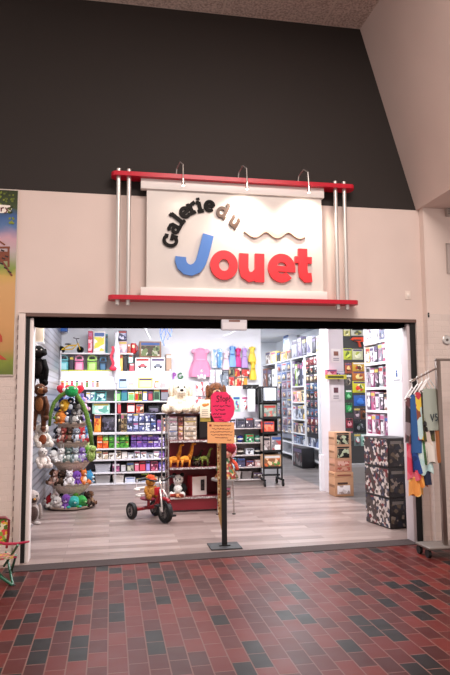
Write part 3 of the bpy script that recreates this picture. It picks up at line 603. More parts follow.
# hanging wrap and ribbon at the divider
t = thing('plastic_wrap', 'crumpled white plastic wrap hanging between the two tall shelving bays', 'wrap', (.1, SY-.09, 1.98))
rr = random.Random(5); pr_ = [(.018+.03*math.sin(i*.9)**2+.02*rr.random()+(.02 if 1 < i < 5 else 0), -.05+.12*i) for i in range(9)]
mb = MB().lathe(pr_, n=9)
for v in mb.bm.verts: v.co += Vector((rr.uniform(-.012, .012), rr.uniform(-.012, .012), rr.uniform(-.02, .02)))
mb.build('wrap_body', mat('#e4e4ea', .15), t, smooth=20)
MB().cyl((0, 0, .88), (0, .04, 1.4), .004, n=5).build('hanging_string', mat('#dddddd'), t)
t = thing('red_ribbon', 'red ribbon strip dangling beside the hanging plastic wrap', 'ribbon', (.02, SY-.2, 2.2))
rp = [(.02*math.sin(k*1.1), .012*math.cos(k*1.7), .36-.045*k+.06) for k in range(10)]
MB().ribbon([(p[0], p[2]) for p in rp], .05, (Vector((0, 0, 0)), U, V, NN), .006).build('ribbon_strip', mat('#c22842', .4), t)
MB().ell((.02, -.01, 0), (.07, .02, .05), u=8, v=6).build('ribbon_bow', mat('#d02a46', .4), t)
# right bay top
g = 'boxes at the top of the second shelving bay'
sbox('toy_box', 'yellow spined box behind the hanging plastic wrap', 'toy box', (115.4, 336, 118, 353), 'i', '#e6cf3a', '#f2e47a')
sbox('toy_box', 'dark blue game box on the short top shelf', 'toy box', (118.2, 330.5, 127, 340.5), PY(122, 340.5, 5.62).z, '#3a3d58', PR(('#2c3050', '#8a8cb0', '#c8c8e0'), 18))
sbox('toy_box', 'rose and grey toy box under the dark blue game box', 'toy box', (118.2, 341, 127.4, 353), 'i', '#b89aa8', PR(('#d0a8b0', '#9a86a0', '#e0c8c8'), 16))
sbox('toy_box', 'orange striped box on the short top shelf end', 'toy box', (127.6, 344, 130.2, 353), 'i', '#d87a4a', '#a84a3a')
t, w_, h_ = at_shelf(130.6, 343, 136.4, 353, 'i'); c = thing('red_mug', 'red toy mug with white picture on the short top shelf end', 'mug', (t[0], t[1]+.08, t[2]))
MB().lathe([(w_*.42, 0), (w_*.46, .02), (w_*.46, h_-.01), (w_*.4, h_), (w_*.38, h_*.2), (0, h_*.15)], n=18).build('cup', mat('#c2262e', .35), c); MB().tube([(w_*.44, 0, h_*.8), (w_*.68, 0, h_*.7), (w_*.68, 0, h_*.3), (w_*.44, 0, h_*.2)], .012).build('handle', mat('#c2262e', .35), c)
MB().box(-w_*.22, -w_*.475, h_*.55, w_*.22, -w_*.44, h_*.82).build('picture', mat('#f0e2b8', .4), c)
sbox('toy_box', 'tall yellow toy box in the cubby below the short top shelf', 'toy box', (119.6, 354, 122.8, 371), 'h', '#e8b83a', '#f0d47a')
sbox('tall_folder', 'black folder leaning in the cubby beside the yellow box', 'folder', (123.4, 356, 127.4, 371), 'h', '#17151a', '#2c2a34')
sbox('teal_carton', 'teal and white carton in the cubby behind the red cup box', 'toy box', (128.4, 355, 133.2, 363.4), PY(131, 363.4, 5.62).z, '#4fa8a0', '#dff0ee')
sbox('red_box', 'small bright red box in the cubby below the teal carton', 'toy box', (129.4, 363.6, 134.4, 371), 'h', '#cc2436', '#e05a66')
for i, (a, b, nm) in enumerate(((135, 150, 'red'), (150.4, 165.4, 'grey'))):
    q = sbox('car_box', f'white box printed with a {nm} toy car on the second bay top', 'toy box', (a, 357.6, b, 371), 'h', '#ecebee', '#f6f6f8')
    loc, w_, h_ = at_shelf(a, 357.6, b, 371, 'h'); cc = '#c05a62' if i == 0 else '#7a808c'
    mb = MB().box(-w_*.3, -.009, h_*.3, w_*.3, -.004, h_*.42, bev=.001).prism([(-w_*.18, -.009, h_*.42), (w_*.18, -.009, h_*.42), (w_*.1, -.009, h_*.55), (-w_*.1, -.009, h_*.55)], (0, .005, 0)); mb.build('printed_car', mat(cc, .4), q)
    for sx in (-.18, .18): MB().cyl((w_*sx, -.010, h_*.27), (w_*sx, -.004, h_*.27), h_*.08, n=12).build('printed_wheel', mat('#3a3a40', .4), q)
sbox('picture_carton', 'brown cardboard carton with a dark jungle picture on top of the white car boxes', 'carton', (139, 341.4, 161.6, 357.4), PY(150, 357.5, 5.6).z, '#8a6650', PR(('#2e3a24', '#6a7a4c', '#a8a890', '#4a3a2c', '#c8c0b0'), 16), d=.3)
sbox('brown_panel', 'plain brown cardboard box end beside the white car boxes', 'carton', (166, 354, 171.6, 371), 'h', '#a88a74', '#b89a84', d=.3)
# right bay lit shelf (g) and row below (f)
for a, y0, b, c, c2, lb in ((119, 378.6, 127, '#7fa2dc', '#b4ccf0', 'light blue toy box on the lit shelf under the car boxes'), (128.5, 383, 134, '#d8b48a', '#f0e0c0', 'flat tan box on the lit shelf next to the light blue box'),
        (138, 377.8, 153, '#e6d86a', '#f6f0b0', 'long pale yellow toy box on the lit shelf'), (155, 380.6, 159, '#d04a4a', '#f4f0f0', 'small red and white card near the end of the lit shelf'), (161, 381.6, 166, '#d8c4c4', '#e8b0b0', 'little pinkish card at the end of the lit shelf')):
    sbox('toy_box', lb, 'toy box', (a, y0, b, 387.6), 'g', c, c2)
for a, y0, b, c, c2, lb in ((114, 391, 120.6, '#58b058', '#9ad88a', 'round green toy ball pack on the shelf under the lit one'), (121, 389.6, 127.6, '#2a6a78', '#3c8a96', 'dark teal toy box on the shelf under the lit one'), (128, 392, 134.4, '#e4efe2', '#7ac070', 'white and green toy box on the shelf under the lit one'),
        (135, 391, 138.4, '#e8d83a', '#c82a2a', 'yellow and red toy pack beside the white and green one'), (138.8, 391, 142, '#d8e040', '#3a3a20', 'lime toy pack after the yellow and red one'), (142.6, 390.6, 147.4, '#3a4ab0', '#f0f0f8', 'blue and white toy pack on the shelf under the lit one'),
        (148, 391, 152.8, '#6a2436', '#b84a5a', 'dark red toy pack beside the blue and white one'), (153.6, 388.6, 159.8, '#9ad0a8', '#2c4a38', 'mint green case with dark front on the shelf end'), (160.4, 389, 169, '#2e2c34', '#8a8a94', 'black box with grey lines behind the white plush dog')):
    sbox('toy_box', lb, 'toy box', (a, y0, b, 400.6), 'f', c, c2)
# row e: tall boxes
sbox('hat_box', 'red and white toy box on the thick shelf below the green packs', 'toy box', (117.6, 401.6, 121, 413), 1.345, '#d02c3a', '#e8505a')
sbox('red_cap_box', 'flat red and white box above the blue figure boxes', 'toy box', (127, 403, 135, 412.6), 1.36, '#d83a44', '#f2ecec')
MB().box(.115, SY+.06, 1.33, 1.13, BK, 1.345).build('shelf_board', mat('#cfcbd2', .4), SH, world=True)
sbox('toy_box', 'tan toy box with red print above the blue figure boxes', 'toy box', (136, 404, 143.8, 412.6), 1.345, '#c88a6a', PR(('#e8d0b8', '#c84a3a', '#5a3a30'), 18))
blob_bag('black_pouch', 'black lumpy bag on the upper ledge near the white plush dog', (147.6, 403, 160, 413.4), 1.345, '#17161b')
for a, b, lb, c in ((118.4, 120.8, 'slim black box first in the row of tall boxes', '#201c20'), (121, 123.6, 'slim tan box second in the row of tall boxes', '#a88a64'), (123.9, 126.6, 'slim olive and tan box third in the row of tall boxes', '#8a7a54')):
    sbox('tall_box', lb, 'toy box', (a, 414, b, 432), 'e', c, PR((c, '#d8c8a8', '#4a3a2c'), 22))
n = 0
for row, (y0, y1, z) in enumerate(((422.5, 432, None), (413.4, 422.3, 1.178))):
    for a, b in ((127, 132.6), (133, 138.6), (139, 144.6), (145, 150.4), (150.8, 156)):
        n += 1
        sbox('figure_box', ('lower', 'upper')[row] + ' row blue and white figure box, ' + ('first', 'second', 'third', 'fourth', 'fifth')[(n-1) % 5] + ' along the thick shelf', 'toy box', (a, y0, b, y1), 'e' if row == 0 else z, '#50567c', PR(('#3a4070', '#aeb6d8', '#6a70a0', '#e4e6f2', '#2a2c48'), 26), group='blue and white figure boxes', d=.2)
for a, y0, b, lb, c in ((157, 420, 163, 'purple toy pack at the end of the thick shelf', '#7a5a96'), (163.4, 418, 168, 'peach toy pack at the end of the thick shelf', '#e0a890')):
    sbox('toy_pack', lb, 'toy box', (a, y0, b, 432), 'e', c, PR((c, '#f0e4e0', '#4a4470'), 22))
# row d: orange, green and purple packs
k = 0
for grp, c1, c2, c3, xs in (('orange', '#e0602a', '#f08a44', '#c8421c', (97, 102.8, 108.6)), ('green', '#4a9a34', '#8ccc50', '#26561e', (109, 114.4, 119.8, 125.2, 129)), ('purple', '#6a4a9a', '#9a7cc8', '#48306c', (131, 136.6, 142.2, 147.8, 153.4, 159))):
    for i in range(len(xs)-1):
        for r2, (y0, y1, z) in enumerate(((441, 447.6, None), (435.2, 440.6, .835))):
            cc = (c1, c2, c3) if not (grp == 'orange' and i == 1 and r2 == 1) else ('#7ab04a', '#a8d884', '#4a8a34')
            sbox('building_pack', f"{('lower', 'upper')[r2]} {grp if cc[0] == c1 else 'green topped'} pack, {('first', 'second', 'third', 'fourth', 'fifth')[i]} of the {grp} stack under the thick shelf", 'toy box', (xs[i], y0, xs[i+1]-.3, y1), 'd' if r2 == 0 else z, cc[0], PR((cc[0], cc[1], cc[0], cc[2]), 26), group=f'{grp} packs under the thick shelf')
# row c: small white and beige pieces
cs = ('#d8cbb8', '#c8b49a', '#e8e2da', '#b8a48c', '#e0d8d0', '#d8d8e0', '#c8ccd8', '#e8e8f0', '#b8bcc8', '#e4e4ec')
for i in range(10):
    a = 96+6.4*i
    sbox('small_kit', f"{('tan', 'brown', 'cream', 'dark tan', 'ivory', 'silver', 'blue grey', 'white', 'grey', 'pale')[i]} small kit box in the row under the coloured packs", 'toy box', (a, 451+(i % 3), a+5.8, 458.6), 'c', cs[i], PR((cs[i], '#6a5a4c', '#f4f0ea'), 26), group='small kit boxes', d=.14)
# rows b, a: baskets
basket('grey wicker basket on the second lowest shelf behind the plush stand', (*at_shelf(95, 463.6, 110.4, 471.6, 'b')[0],), .29, .3, .15, mat('#b4b4bc', .5))
basket('grey wicker basket on the lowest shelf behind the plush stand', (*at_shelf(95, 476, 110.4, 484, 'a')[0],), .29, .3, .15, mat('#a8a4a4', .5))
basket('white basket of small dolls on the lowest shelf', (*at_shelf(112.6, 476, 124, 484, 'a')[0],), .21, .26, .15, mat('#dcd6d0', .5))
for i, (x, c, nm) in enumerate(((115.5, '#d89a6a', 'tan'), (118.5, '#b8503a', 'red'), (121, '#e0b890', 'cream'))):
    loc, w_, h_ = at_shelf(x-1.5, 472, x+1.5, 480, .1, 5.7); plush(f'tiny {nm} doll peeking out of the white basket', (loc[0], 5.72, .09), .14, c, 'bear', '#f0dcc8', 'doll', 'dolls in the white basket')
for a, y0, b, lev, c, c2, lb in ((125, 477.4, 135.4, 'a', '#e4e6f0', '#cfd4e6', 'white box on the lowest shelf beside the white basket'), (136, 478, 141, 'a', '#3c3a44', '#c8c8d0', 'dark grey toy box on the lowest shelf'), (141.4, 478, 149, 'a', '#d8dae4', '#9aa0b8', 'silver toy box on the lowest shelf'),
        (141.4, 472.6, 149, .17, '#c8b43a', '#5a8a3a', 'yellow green toy box stacked on the silver box'), (112, 463.6, 120, 'b', '#5c3a58', PR(('#7a3a60', '#3a3040', '#c06a90'), 20), 'dark plum toy set on the second lowest shelf'), (120.6, 464.6, 126, 'b', '#3c3a40', '#c8c4c8', 'black and grey toy on the second lowest shelf'),
        (126.6, 462.6, 134, 'b', '#6a6a60', PR(('#4a4a44', '#9a9a88', '#c8c4b0'), 20), 'grey green toy vehicle box on the second lowest shelf'), (134.6, 463, 139, 'b', '#b8405c', '#e07a94', 'pink toy box on the second lowest shelf'), (139.4, 461.6, 145.6, 'b', '#a8243a', '#d84a5c', 'crimson toy box on the second lowest shelf'), (146, 461, 150, 'b', '#7a5ab0', '#a890d8', 'violet toy box at the end of the second lowest shelf'),
        (150.6, 461.5, 158, 'b', '#a83a5a', PR(('#c85a7a', '#6a2440', '#e8b0c0'), 22), 'rose toy box behind the tricycle handlebar'), (149.6, 477, 158, 'a', '#c8b8b0', PR(('#d8ccc4', '#8a7a74', '#b04a4a'), 22), 'stone coloured toy box behind the tricycle'), (158.6, 462, 165, 'b', '#6a4a9a', PR(('#8a6ac0', '#4a3070', '#c8b8e0'), 22), 'purple toy box behind the display posts'), (158.6, 477, 165, 'a', '#8a8078', '#c8c0b8', 'grey brown toy box behind the display posts')):
    sbox('toy_box', lb, 'toy box', (a, y0, b, 484 if lev == 'a' else 472), lev, c, c2)

# ------------------------------------------------------------------ plush toys hanging by the entrance, left side
def hung(name, label, px, c, c2, kind, Y, s=None, X=None):
    x0, y0, x1, y1 = px; p = PY((x0+x1)/2, (y0+y1)/2, Y); tz = PY((x0+x1)/2, y0, Y).z; bz = PY((x0+x1)/2, y1, Y).z; h = tz-bz
    o = plush(label, (max(p.x, -.97+h*.28) if X is None else X, Y, bz), h*.98, c, kind, c2, 'plush toy', None, math.radians(30), name=name)
    MB().tube([(0, 0, h*.9), (-.05, .02, h*1.0), (-.1, .04, h*1.03)], .005, n=5).build('hanging_loop', mat('#d8d0c8'), o); return o
def hung_long(name, label, top, h, c, c2, parts):
    """long limbed plush hanging by its head"""
    t = thing(name, label, 'plush toy', top); mb = MB()
    mb.ell((0, 0, -.14*h), (.13*h, .12*h, .13*h)); mb.ell((.1*h, -.08*h, -.17*h), (.08*h, .08*h, .06*h)); mb.ell((0, 0, -.46*h), (.13*h, .11*h, .22*h))
    for sx in (-1, 1):
        mb.tube([(sx*.1*h, 0, -.3*h), (sx*.17*h, -.05*h, -.5*h), (sx*.15*h, -.08*h, -.72*h)], [.055*h, .05*h, .05*h]); mb.ell((sx*.15*h, -.09*h, -.75*h), .065*h)
        mb.tube([(sx*.07*h, 0, -.6*h), (sx*.1*h, -.04*h, -.8*h), (sx*.1*h, -.09*h, -.96*h)], [.06*h, .055*h, .05*h]); mb.ell((sx*.1*h, -.12*h, -.97*h), (.06*h, .09*h, .05*h))
        mb.ell((sx*.13*h, .02*h, -.12*h), (.03*h, .05*h, .05*h))
    b = mb.build('body', fuzzy(c), t, smooth=180)
    MB().ell((.04*h, -.1*h, -.17*h), (.085*h, .06*h, .065*h)).build('muzzle', fuzzy(c2), t, smooth=180)
    for sx in (-.02, .07): MB().ell((sx*h, -.115*h, -.1*h), .014*h).build('eye', mat('#e8e0d4', .2), t, smooth=180)
    MB().ell((0, -.07*h, -.46*h), (.09*h, .06*h, .15*h)).build('belly', fuzzy(c2), t, smooth=180); MB().tube([(0, 0, -.02*h), (-.04, .02, .03*h)], .005, n=5).build('hanging_loop', mat('#d8d0c8'), t)
    return t
YL = 1.35
def lp_(x, y, Y=YL): p = PY(x, y, Y); return (p.x, p.y, p.z)
hung_long('plush_gorilla', 'black long limbed gorilla plush hanging highest beside the entrance post', lp_(38.5, 345), .62, '#15110f', '#241b18', 0)
hung_long('plush_monkey', 'orange brown monkey plush with dark sides hanging under the black gorilla', lp_(40, 383, 1.25), .56, '#5c3520', '#9a6238', 0)
hung('plush_dog', 'white and brown spotted dog plush hanging under the orange monkey', (35, 421, 47.5, 447), '#d8cfc6', '#7a3a1e', 'dog', 1.3)
hung('plush_rabbit', 'white rabbit plush hanging lowest of the toys on the slatted wall', (36.5, 446, 48, 468), '#d4c8c2', '#f0e8e0', 'rabbit', 1.45)
hung('plush_bird', 'grey and white plush puffin low beside the entrance post', (30, 486, 43, 524), '#a89c98', '#4a3834', 'penguin', 1.1, X=-.905)
t = thing('wall_light', 'cream box light on the left wall above the hanging plush gorilla', 'light', lp_(38.8, 343, 1.6))
MB().box(-.06, -.02, 0, .06, .03, .33, bev=.008).build('light_box', mat('#f0dcc0', .5), t); MB().box(-.066, -.03, -.01, .066, .03, .015).build('light_base', WHITE, t)

# ------------------------------------------------------------------ round tiered basket stand with plush toys
BX, BYY = -.575, 3.25
ST = thing('tiered_stand', 'round five tier tan basket stand crowded with plush toys near the entrance', 'stand', (BX, BYY, 0))
MB().cyl((0, 0, 0), (0, 0, 1.45), .025).build('pole', STEEL, ST)
TIERS = [(.03, .36), (.36, .34), (.69, .32), (.98, .29), (1.25, .25)]
for z, r in TIERS:
    MB().lathe([(.06, z-.02), (r*.93, z), (r, z+.022), (r+.01, z+.026), (r+.01, z+.018), (r*.95, z-.012), (.06, z-.03)], n=30).build('tray', mat('#c8b6a6', .6), ST)
    if z > .1: MB().lathe([(r*.5, z-.16), (r*.84, z-.03), (r*.86, z-.02), (.07, z-.02)], n=24).build('basket_cone', fuzzy('#ecd8c6', '#d4bca8', 40), ST)
PL = [
 [(-75, '#b8202c', '#f0e0d8', 'ball', 'red round plush bird'), (-52, '#e6dcd4', '#f4ece4', 'rabbit', 'white plush rabbit'), (-30, '#c8c0bc', '#e8e0dc', 'seal', 'pale grey plush seal'), (-10, '#7a4aa0', '#c8a8dc', 'octopus', 'purple plush octopus'),
  (12, '#3aa8a0', '#bfe6e0', 'turtle', 'teal plush turtle'), (34, '#3a9a4a', '#a8dc90', 'turtle', 'green plush turtle'), (56, '#2e201a', '#5a4436', 'bear', 'dark brown plush bear'), (78, '#6a4630', '#a88a6c', 'dog', 'brown plush dog')],
 [(-75, '#6a4632', '#c89a7a', 'bear', 'brown plush bear'), (-48, '#c89a8a', '#ecd0c4', 'bear', 'pinkish plush bear'), (-26, '#35241c', '#5c4434', 'dog', 'dark brown plush dog'), (-2, '#e8e0e0', '#f6f0f0', 'cat', 'white plush cat'), (20, '#7a48a8', '#c4a0e0', 'octopus', 'violet plush octopus'),
  (44, '#d8763a', '#f2e0cc', 'fox', 'orange plush fox'), (68, '#3a8ab8', '#c0e0f0', 'ball', 'blue round plush whale')],
 [(-78, '#24262c', '#d8d8dc', 'penguin', 'black and white plush penguin'), (-54, '#ece8e4', '#f8f4f0', 'seal', 'white plush seal'), (-30, '#f0ebe6', '#f8f4f2', 'rabbit', 'snow white plush rabbit'), (-6, '#5a6a64', '#c8d0c8', 'bear', 'grey green plush koala'), (16, '#9aa0a4', '#dcdfe0', 'cat', 'light grey plush cat'),
  (40, '#8a6ab0', '#d4c4e4', 'dragon', 'lilac plush dragon'), (66, '#6aa83a', '#d8e8a0', 'dragon', 'bright green plush dragon')],
 [(-78, '#3a3c42', '#8a8c92', 'cat', 'charcoal plush cat'), (-52, '#e4d8d4', '#3a3234', 'bear', 'white plush panda'), (-28, '#8a3a34', '#d89a8a', 'bear', 'reddish brown plush bear'), (-4, '#3c2a22', '#8a6a58', 'bear', 'dark chocolate plush monkey'), (20, '#8a8e98', '#d8dae0', 'dog', 'grey plush husky'), (44, '#d03a44', '#f4ecec', 'bear', 'red and white plush bear'), (70, '#5a9ac8', '#d8ecf8', 'dog', 'light blue plush dog')],
 [(-74, '#e0b03a', '#6ab04a', 'ball', 'yellow and green plush parrot'), (-46, '#e8873a', '#f8d8a0', 'ball', 'orange plush parrot'), (-16, '#23283e', '#dcdce4', 'penguin', 'navy plush penguin'), (12, '#54504e', '#b8b0a8', 'bear', 'grey plush sloth'), (40, '#ece6e2', '#3a3434', 'dog', 'white plush dog with dark nose'), (68, '#8a6ac0', '#f0e8f8', 'rabbit', 'purple plush rabbit')],
]
TN = ('bottom tray', 'second tray from the floor', 'middle tray', 'second tray from the top', 'top tray')
for ti, (z, r) in enumerate(TIERS):
    for a, c, c2, kd, ds in PL[ti]:
        s_ = {'ball': .2, 'seal': .22, 'turtle': .19, 'octopus': .19}.get(kd, .205)*(1.1 if ti < 4 else 1.15); ra = r-.07; an = math.radians(a)
        plush(f'{ds} in the {TN[ti]} of the round stand', (BX+ra*math.sin(an), BYY-ra*math.cos(an), z+.004), s_, c, kd, c2, 'plush toy', 'plush toys in the round stand', an, name='plush_' + {'ball': 'bird', 'seal': 'seal'}.get(kd, kd))
for ti, (z, r) in enumerate(TIERS):
    for i, (a, c, c2, kd, ds) in enumerate(PL[ti][1:-1]):
        src = PL[(ti+2) % 5]; a2, c, c2, kd, ds = src[(i*2+ti) % len(src)]; an = math.radians(a+12); ra = r-.19
        plush(f"{ds} behind in the {TN[ti]}, {('first', 'second', 'third', 'fourth', 'fifth', 'sixth')[i]} along", (BX+ra*math.sin(an), BYY-ra*math.cos(an), z+.004), .22, c, kd, c2, 'plush toy', 'plush toys in the round stand', an, name='plush_' + {'ball': 'bird', 'seal': 'seal'}.get(kd, kd))
for i, (a, c, c2, kd, ds) in enumerate(((-70, '#23306a', '#c8cce0', 'bear', 'dark blue plush bear'), (-35, '#d8a02c', '#f0d890', 'ball', 'golden plush chick'), (-5, '#1c2030', '#c8c8d0', 'penguin', 'black plush penguin'), (30, '#3a3634', '#a8a098', 'bear', 'charcoal plush ape'), (62, '#8a78c8', '#e8e4f4', 'rabbit', 'lavender plush rabbit'), (88, '#d8a0b0', '#f4e8ec', 'bear', 'rose plush bear'))):
    an = math.radians(a); plush(f'{ds} piled on the others at the top of the round stand', (BX+.17*math.sin(an), BYY-.15*math.cos(an), TIERS[4][0]+.19), .22, c, kd, c2, 'plush toy', 'plush toys in the round stand', an, name='plush_' + {'ball': 'chick'}.get(kd, kd))
# long green plush snake arched over the stand
SN = thing('plush_snake', 'long green plush snake arched over the top of the round plush stand', 'plush toy', (BX, BYY-.22, 1.2))
sn = [PY(*p, BYY-.24) for p in ((49.5, 426), (50.4, 414), (54, 403), (60, 396), (68, 391.4), (76, 394), (82, 403), (86.5, 414), (90, 429), (92, 445))]
off = SN.location
MB().tube([q-off for q in sn], [.02, .026, .03, .032, .033, .034, .035, .035, .038, .03], n=10).build('body', fuzzy('#466426', '#6c8a3a'), SN, smooth=180)
q = PY(71.6, 391.5, BYY-.27)-off; MB().ell(q, (.1, .09, .085)).build('head', fuzzy('#167a3a', '#1f9048'), SN, smooth=180)
for dx in (-.05, .05): MB().ell(q+Vector((dx, -.09, .045)), .012).build('eye', mat('#f2f2ea', .2), SN, smooth=180)
q = PY(91, 455, BYY-.26)-off; MB().ell(q, (.065, .06, .1)).ell(q+Vector((.03, -.03, .09)), (.05, .05, .05)).build('tail_tuft', fuzzy('#6a8a34', '#b4c478'), SN, smooth=180)
for x, nm in ((64.5, 'first'), (76.5, 'second')):
    q = PY(x, 390, BYY-.1); t = thing('plush_heart', f'red plush heart behind the green snake head, {nm} of the pair', 'plush toy', (q.x, q.y, q.z-.08), 0, 'red plush hearts')
    pts = [(.13*math.sin(a)**3*.9, .1*(.85*math.cos(a)-.33*math.cos(2*a)-.13*math.cos(3*a)-.06*math.cos(4*a))) for a in [2*PI*i/28 for i in range(28)]]
    mb = MB()
    for sc, yy in ((1, 0), (.8, -.04), (.4, -.055)): pass
    rings = [(.75, .05), (1, .02), (1, -.02), (.8, -.045), (.4, -.06)]; vs = [Vector((x_*s2, yy, z_*s2+.08)) for s2, yy in rings for x_, z_ in pts]; m_ = 28
    mb.quadmesh(vs, [(j*m_+i, j*m_+(i+1) % m_, (j+1)*m_+(i+1) % m_, (j+1)*m_+i) for j in range(4) for i in range(m_)] + [tuple(range(m_)), tuple(range(4*m_, 5*m_))])
    mb.build('heart_body', fuzzy('#c01c30', '#e03a4a'), t, smooth=60); MB().ell((0, -.06, .085), (.03, .012, .03)).build('white_patch', fuzzy('#f0e8e4'), t, smooth=180)

# ------------------------------------------------------------------ back wall costumes
WY = 6.0
def dress(label, px, c, c2, cat='dress', group=None, Y=WY):
    x0, y0, x1, y1 = px; p = PY((x0+x1)/2, y1, Y); h = PY((x0+x1)/2, y0, Y).z-p.z; w_ = PY(x1, y0, Y).x-PY(x0, y0, Y).x
    t = thing('costume_dress', label, cat, (p.x, Y-.06, p.z), 0, group); mb = MB(); n = 28; prof = [(.42, 0), (.43, .15), (.38, .3), (.32, .46), (.26, .58), (.27, .72), (.27, .86), (.16, .93), (.07, .95)]
    vs = []
    for r_, zz in prof:
        for i in range(n):
            a = 2*PI*i/n; k = 1+(.09*math.sin(a*7) if zz < .5 else 0); vs.append((r_*w_*k*math.cos(a)*1.1, min(.055, r_*w_*.5)*k*math.sin(a), zz*h))
    mb.quadmesh(vs, [(j*n+i, j*n+(i+1) % n, (j+1)*n+(i+1) % n, (j+1)*n+i) for j in range(len(prof)-1) for i in range(n)]); mb.build('skirt_and_bodice', mat(c, .5), t, smooth=60)
    for sx in (-1, 1): MB().ell((sx*w_*.28, -.01, h*.84), (w_*.12, .05, h*.09)).build('puff_sleeve', mat(c2, .5), t, smooth=180)
    MB().box(-w_*.2, -.062, h*.55, w_*.2, .05, h*.59, bev=.004).build('waist_sash', mat(c2, .4), t); MB().tube([(-w_*.2, 0, h*.92), (0, 0, h*.98), (w_*.2, 0, h*.92)], .006, n=5).tube([(0, 0, h*.98), (.01, 0, h*1.02), (0, .05, h*1.03)], .005, n=5).build('hanger', WHITE, t); return t
dress('large pale pink princess dress hung on the back wall above the white plush dog', (188.5, 347, 211.5, 377), '#dc90b4', '#e8aac8')
MB().box(2.0, WY-.12, 2.43, 2.98, WY-.115, 2.44).build('costume_rail', STEEL, None, origin=(2.5, WY-.12, 2.43), world=False) if False else None
def costume_pack(label, px, cols, grp='costume packs on the back wall', Y=WY-.02):
    x0, y0, x1, y1 = px; p = PY((x0+x1)/2, y1, Y); h = PY((x0+x1)/2, y0, Y).z-p.z; w_ = PY(x1, y0, Y).x-PY(x0, y0, Y).x
    t = thing('costume_pack', label, 'costume', (p.x, Y, p.z), 0, grp)
    MB().box(-w_*.48, -.05, 0, w_*.48, 0, h*.94, bev=.012).build('bag', PR(cols, 16), t)
    MB().prism([(-w_*.3, -.058, h*.1), (w_*.3, -.058, h*.1), (w_*.12, -.058, h*.5), (w_*.22, -.058, h*.8), (-w_*.22, -.058, h*.8), (-w_*.12, -.058, h*.5)], (0, .01, 0)).build('folded_costume', mat(cols[0], .6), t)
    MB().tube([(-.03, -.02, h*.93), (0, -.02, h*1.0), (.03, -.02, h*.93)], .005, n=5).build('hook', STEEL, t)
costume_pack('light blue and white costume pack, first along the costume row', (211, 349, 216.6, 368), ('#b8cce4', '#f0f2f6', '#7aa8d8', '#e8dcd8'))
costume_pack('sky blue costume pack, second along the costume row', (217, 348, 222, 368), ('#5a9ad8', '#dce8f4', '#8ab8e4'))
dress('pale rose child dress after the blue costume packs', (222, 350, 229.4, 370), '#ecd0dc', '#f4e4ea', group='small dresses in the costume row')
dress('bright blue topped child dress in the costume row', (228, 345, 236, 367), '#88b4e8', '#5a94dc', group='small dresses in the costume row')
dress('magenta child dress in the middle of the costume row', (234.4, 347, 241, 367), '#cc3a90', '#e0206a', group='small dresses in the costume row')
dress('lilac child dress beside the magenta one', (240.5, 347, 247.6, 368), '#b89ad8', '#cdb4e4', group='small dresses in the costume row')
dress('upper yellow costume at the end of the costume row', (247.6, 346, 255.6, 362), '#e8cf4a', '#f0de70', group='small dresses in the costume row')
dress('lower yellow costume at the end of the costume row', (249, 360, 256, 380), '#e6c83a', '#d8b42a', group='small dresses in the costume row')
for px, cols, lb in (((209, 369, 215, 383), ('#e8e4e8', '#d0c0c8', '#f4f2f4'), 'white accessory pack under the light blue costume'), ((215.4, 369, 221.6, 384), ('#d8dce4', '#8a94a0', '#f0f0f2'), 'pale grey accessory pack under the sky blue costume'), ((222, 370, 228, 387), ('#8a94a0', '#4a505c', '#d0d4dc'), 'dark grey accessory pack under the rose dress'),
        ((228.4, 368, 234, 376), ('#2c2a28', '#6a7a5a', '#a89a70'), 'black and olive mask pack on the back wall'), ((234.4, 368, 241, 377), ('#b82a2c', '#f0e0d0', '#3a1a1a', '#e0a040'), 'red and white mask pack on the back wall'), ((241.4, 368, 249.4, 377), ('#c83a34', '#f4e8dc', '#2a1818'), 'second red mask pack on the back wall'),
        ((228.4, 376.6, 234, 386), ('#c0282c', '#401418', '#e8c8b0'), 'dark red mask pack low on the back wall'), ((234.4, 377.4, 241, 387), ('#d8342c', '#f0d0a0', '#5a1a1a'), 'scarlet face mask pack low on the back wall'), ((241.4, 377.4, 247, 387), ('#e0a03a', '#c03a2c', '#f4e4c0'), 'orange and red mask pack low on the back wall')):
    costume_pack(lb, px, cols, 'accessory packs under the costumes')
# small signs and packs seen beside the white dog
q = PY(172.4, 378.6, 5.9); t = thing('letter_block', 'purple letter P fixed on the back wall left of the pink dress', 'toy letter', (q.x+.03, 6.02, q.z)); fr_ = (Vector((0, 0, 0)), U, V, NN)
MB().ribbon([(0, 0), (0, .12)], .03, fr_, .03).ribbon(arc(.0, .085, .045, .03, -90, 90, 8), .024, fr_, .029).build('letter_shape', mat('#b05ac0', .4), t)
q = PY(178, 378.6, 5.9); t = thing('letter_block', 'green letter G fixed on the back wall beside the purple P', 'toy letter', (q.x+.02, 6.02, q.z))
MB().ribbon(arc(.04, .06, .045, .052, 50, 330, 12), .024, fr_, .03).ribbon([(.05, .055), (.09, .055), (.088, .02)], .02, fr_, .029).build('letter_shape', mat('#3a7a4a', .4), t)
lz = PY(176, 378.7, 5.9).z
lm = plush('small white plush lamb hanging under the pink princess dress', (PY(201.5, 378, 5.88).x, 5.93, PY(201.5, 379.5, 5.93).z), .24, '#f2eeee', 'dog', '#f8f4f4', 'plush toy', name='plush_lamb'); MB().tube([(0, 0, .2), (0, .06, .24), (0, .09, .25)], .005, n=5).build('hanging_loop', WHITE, lm)
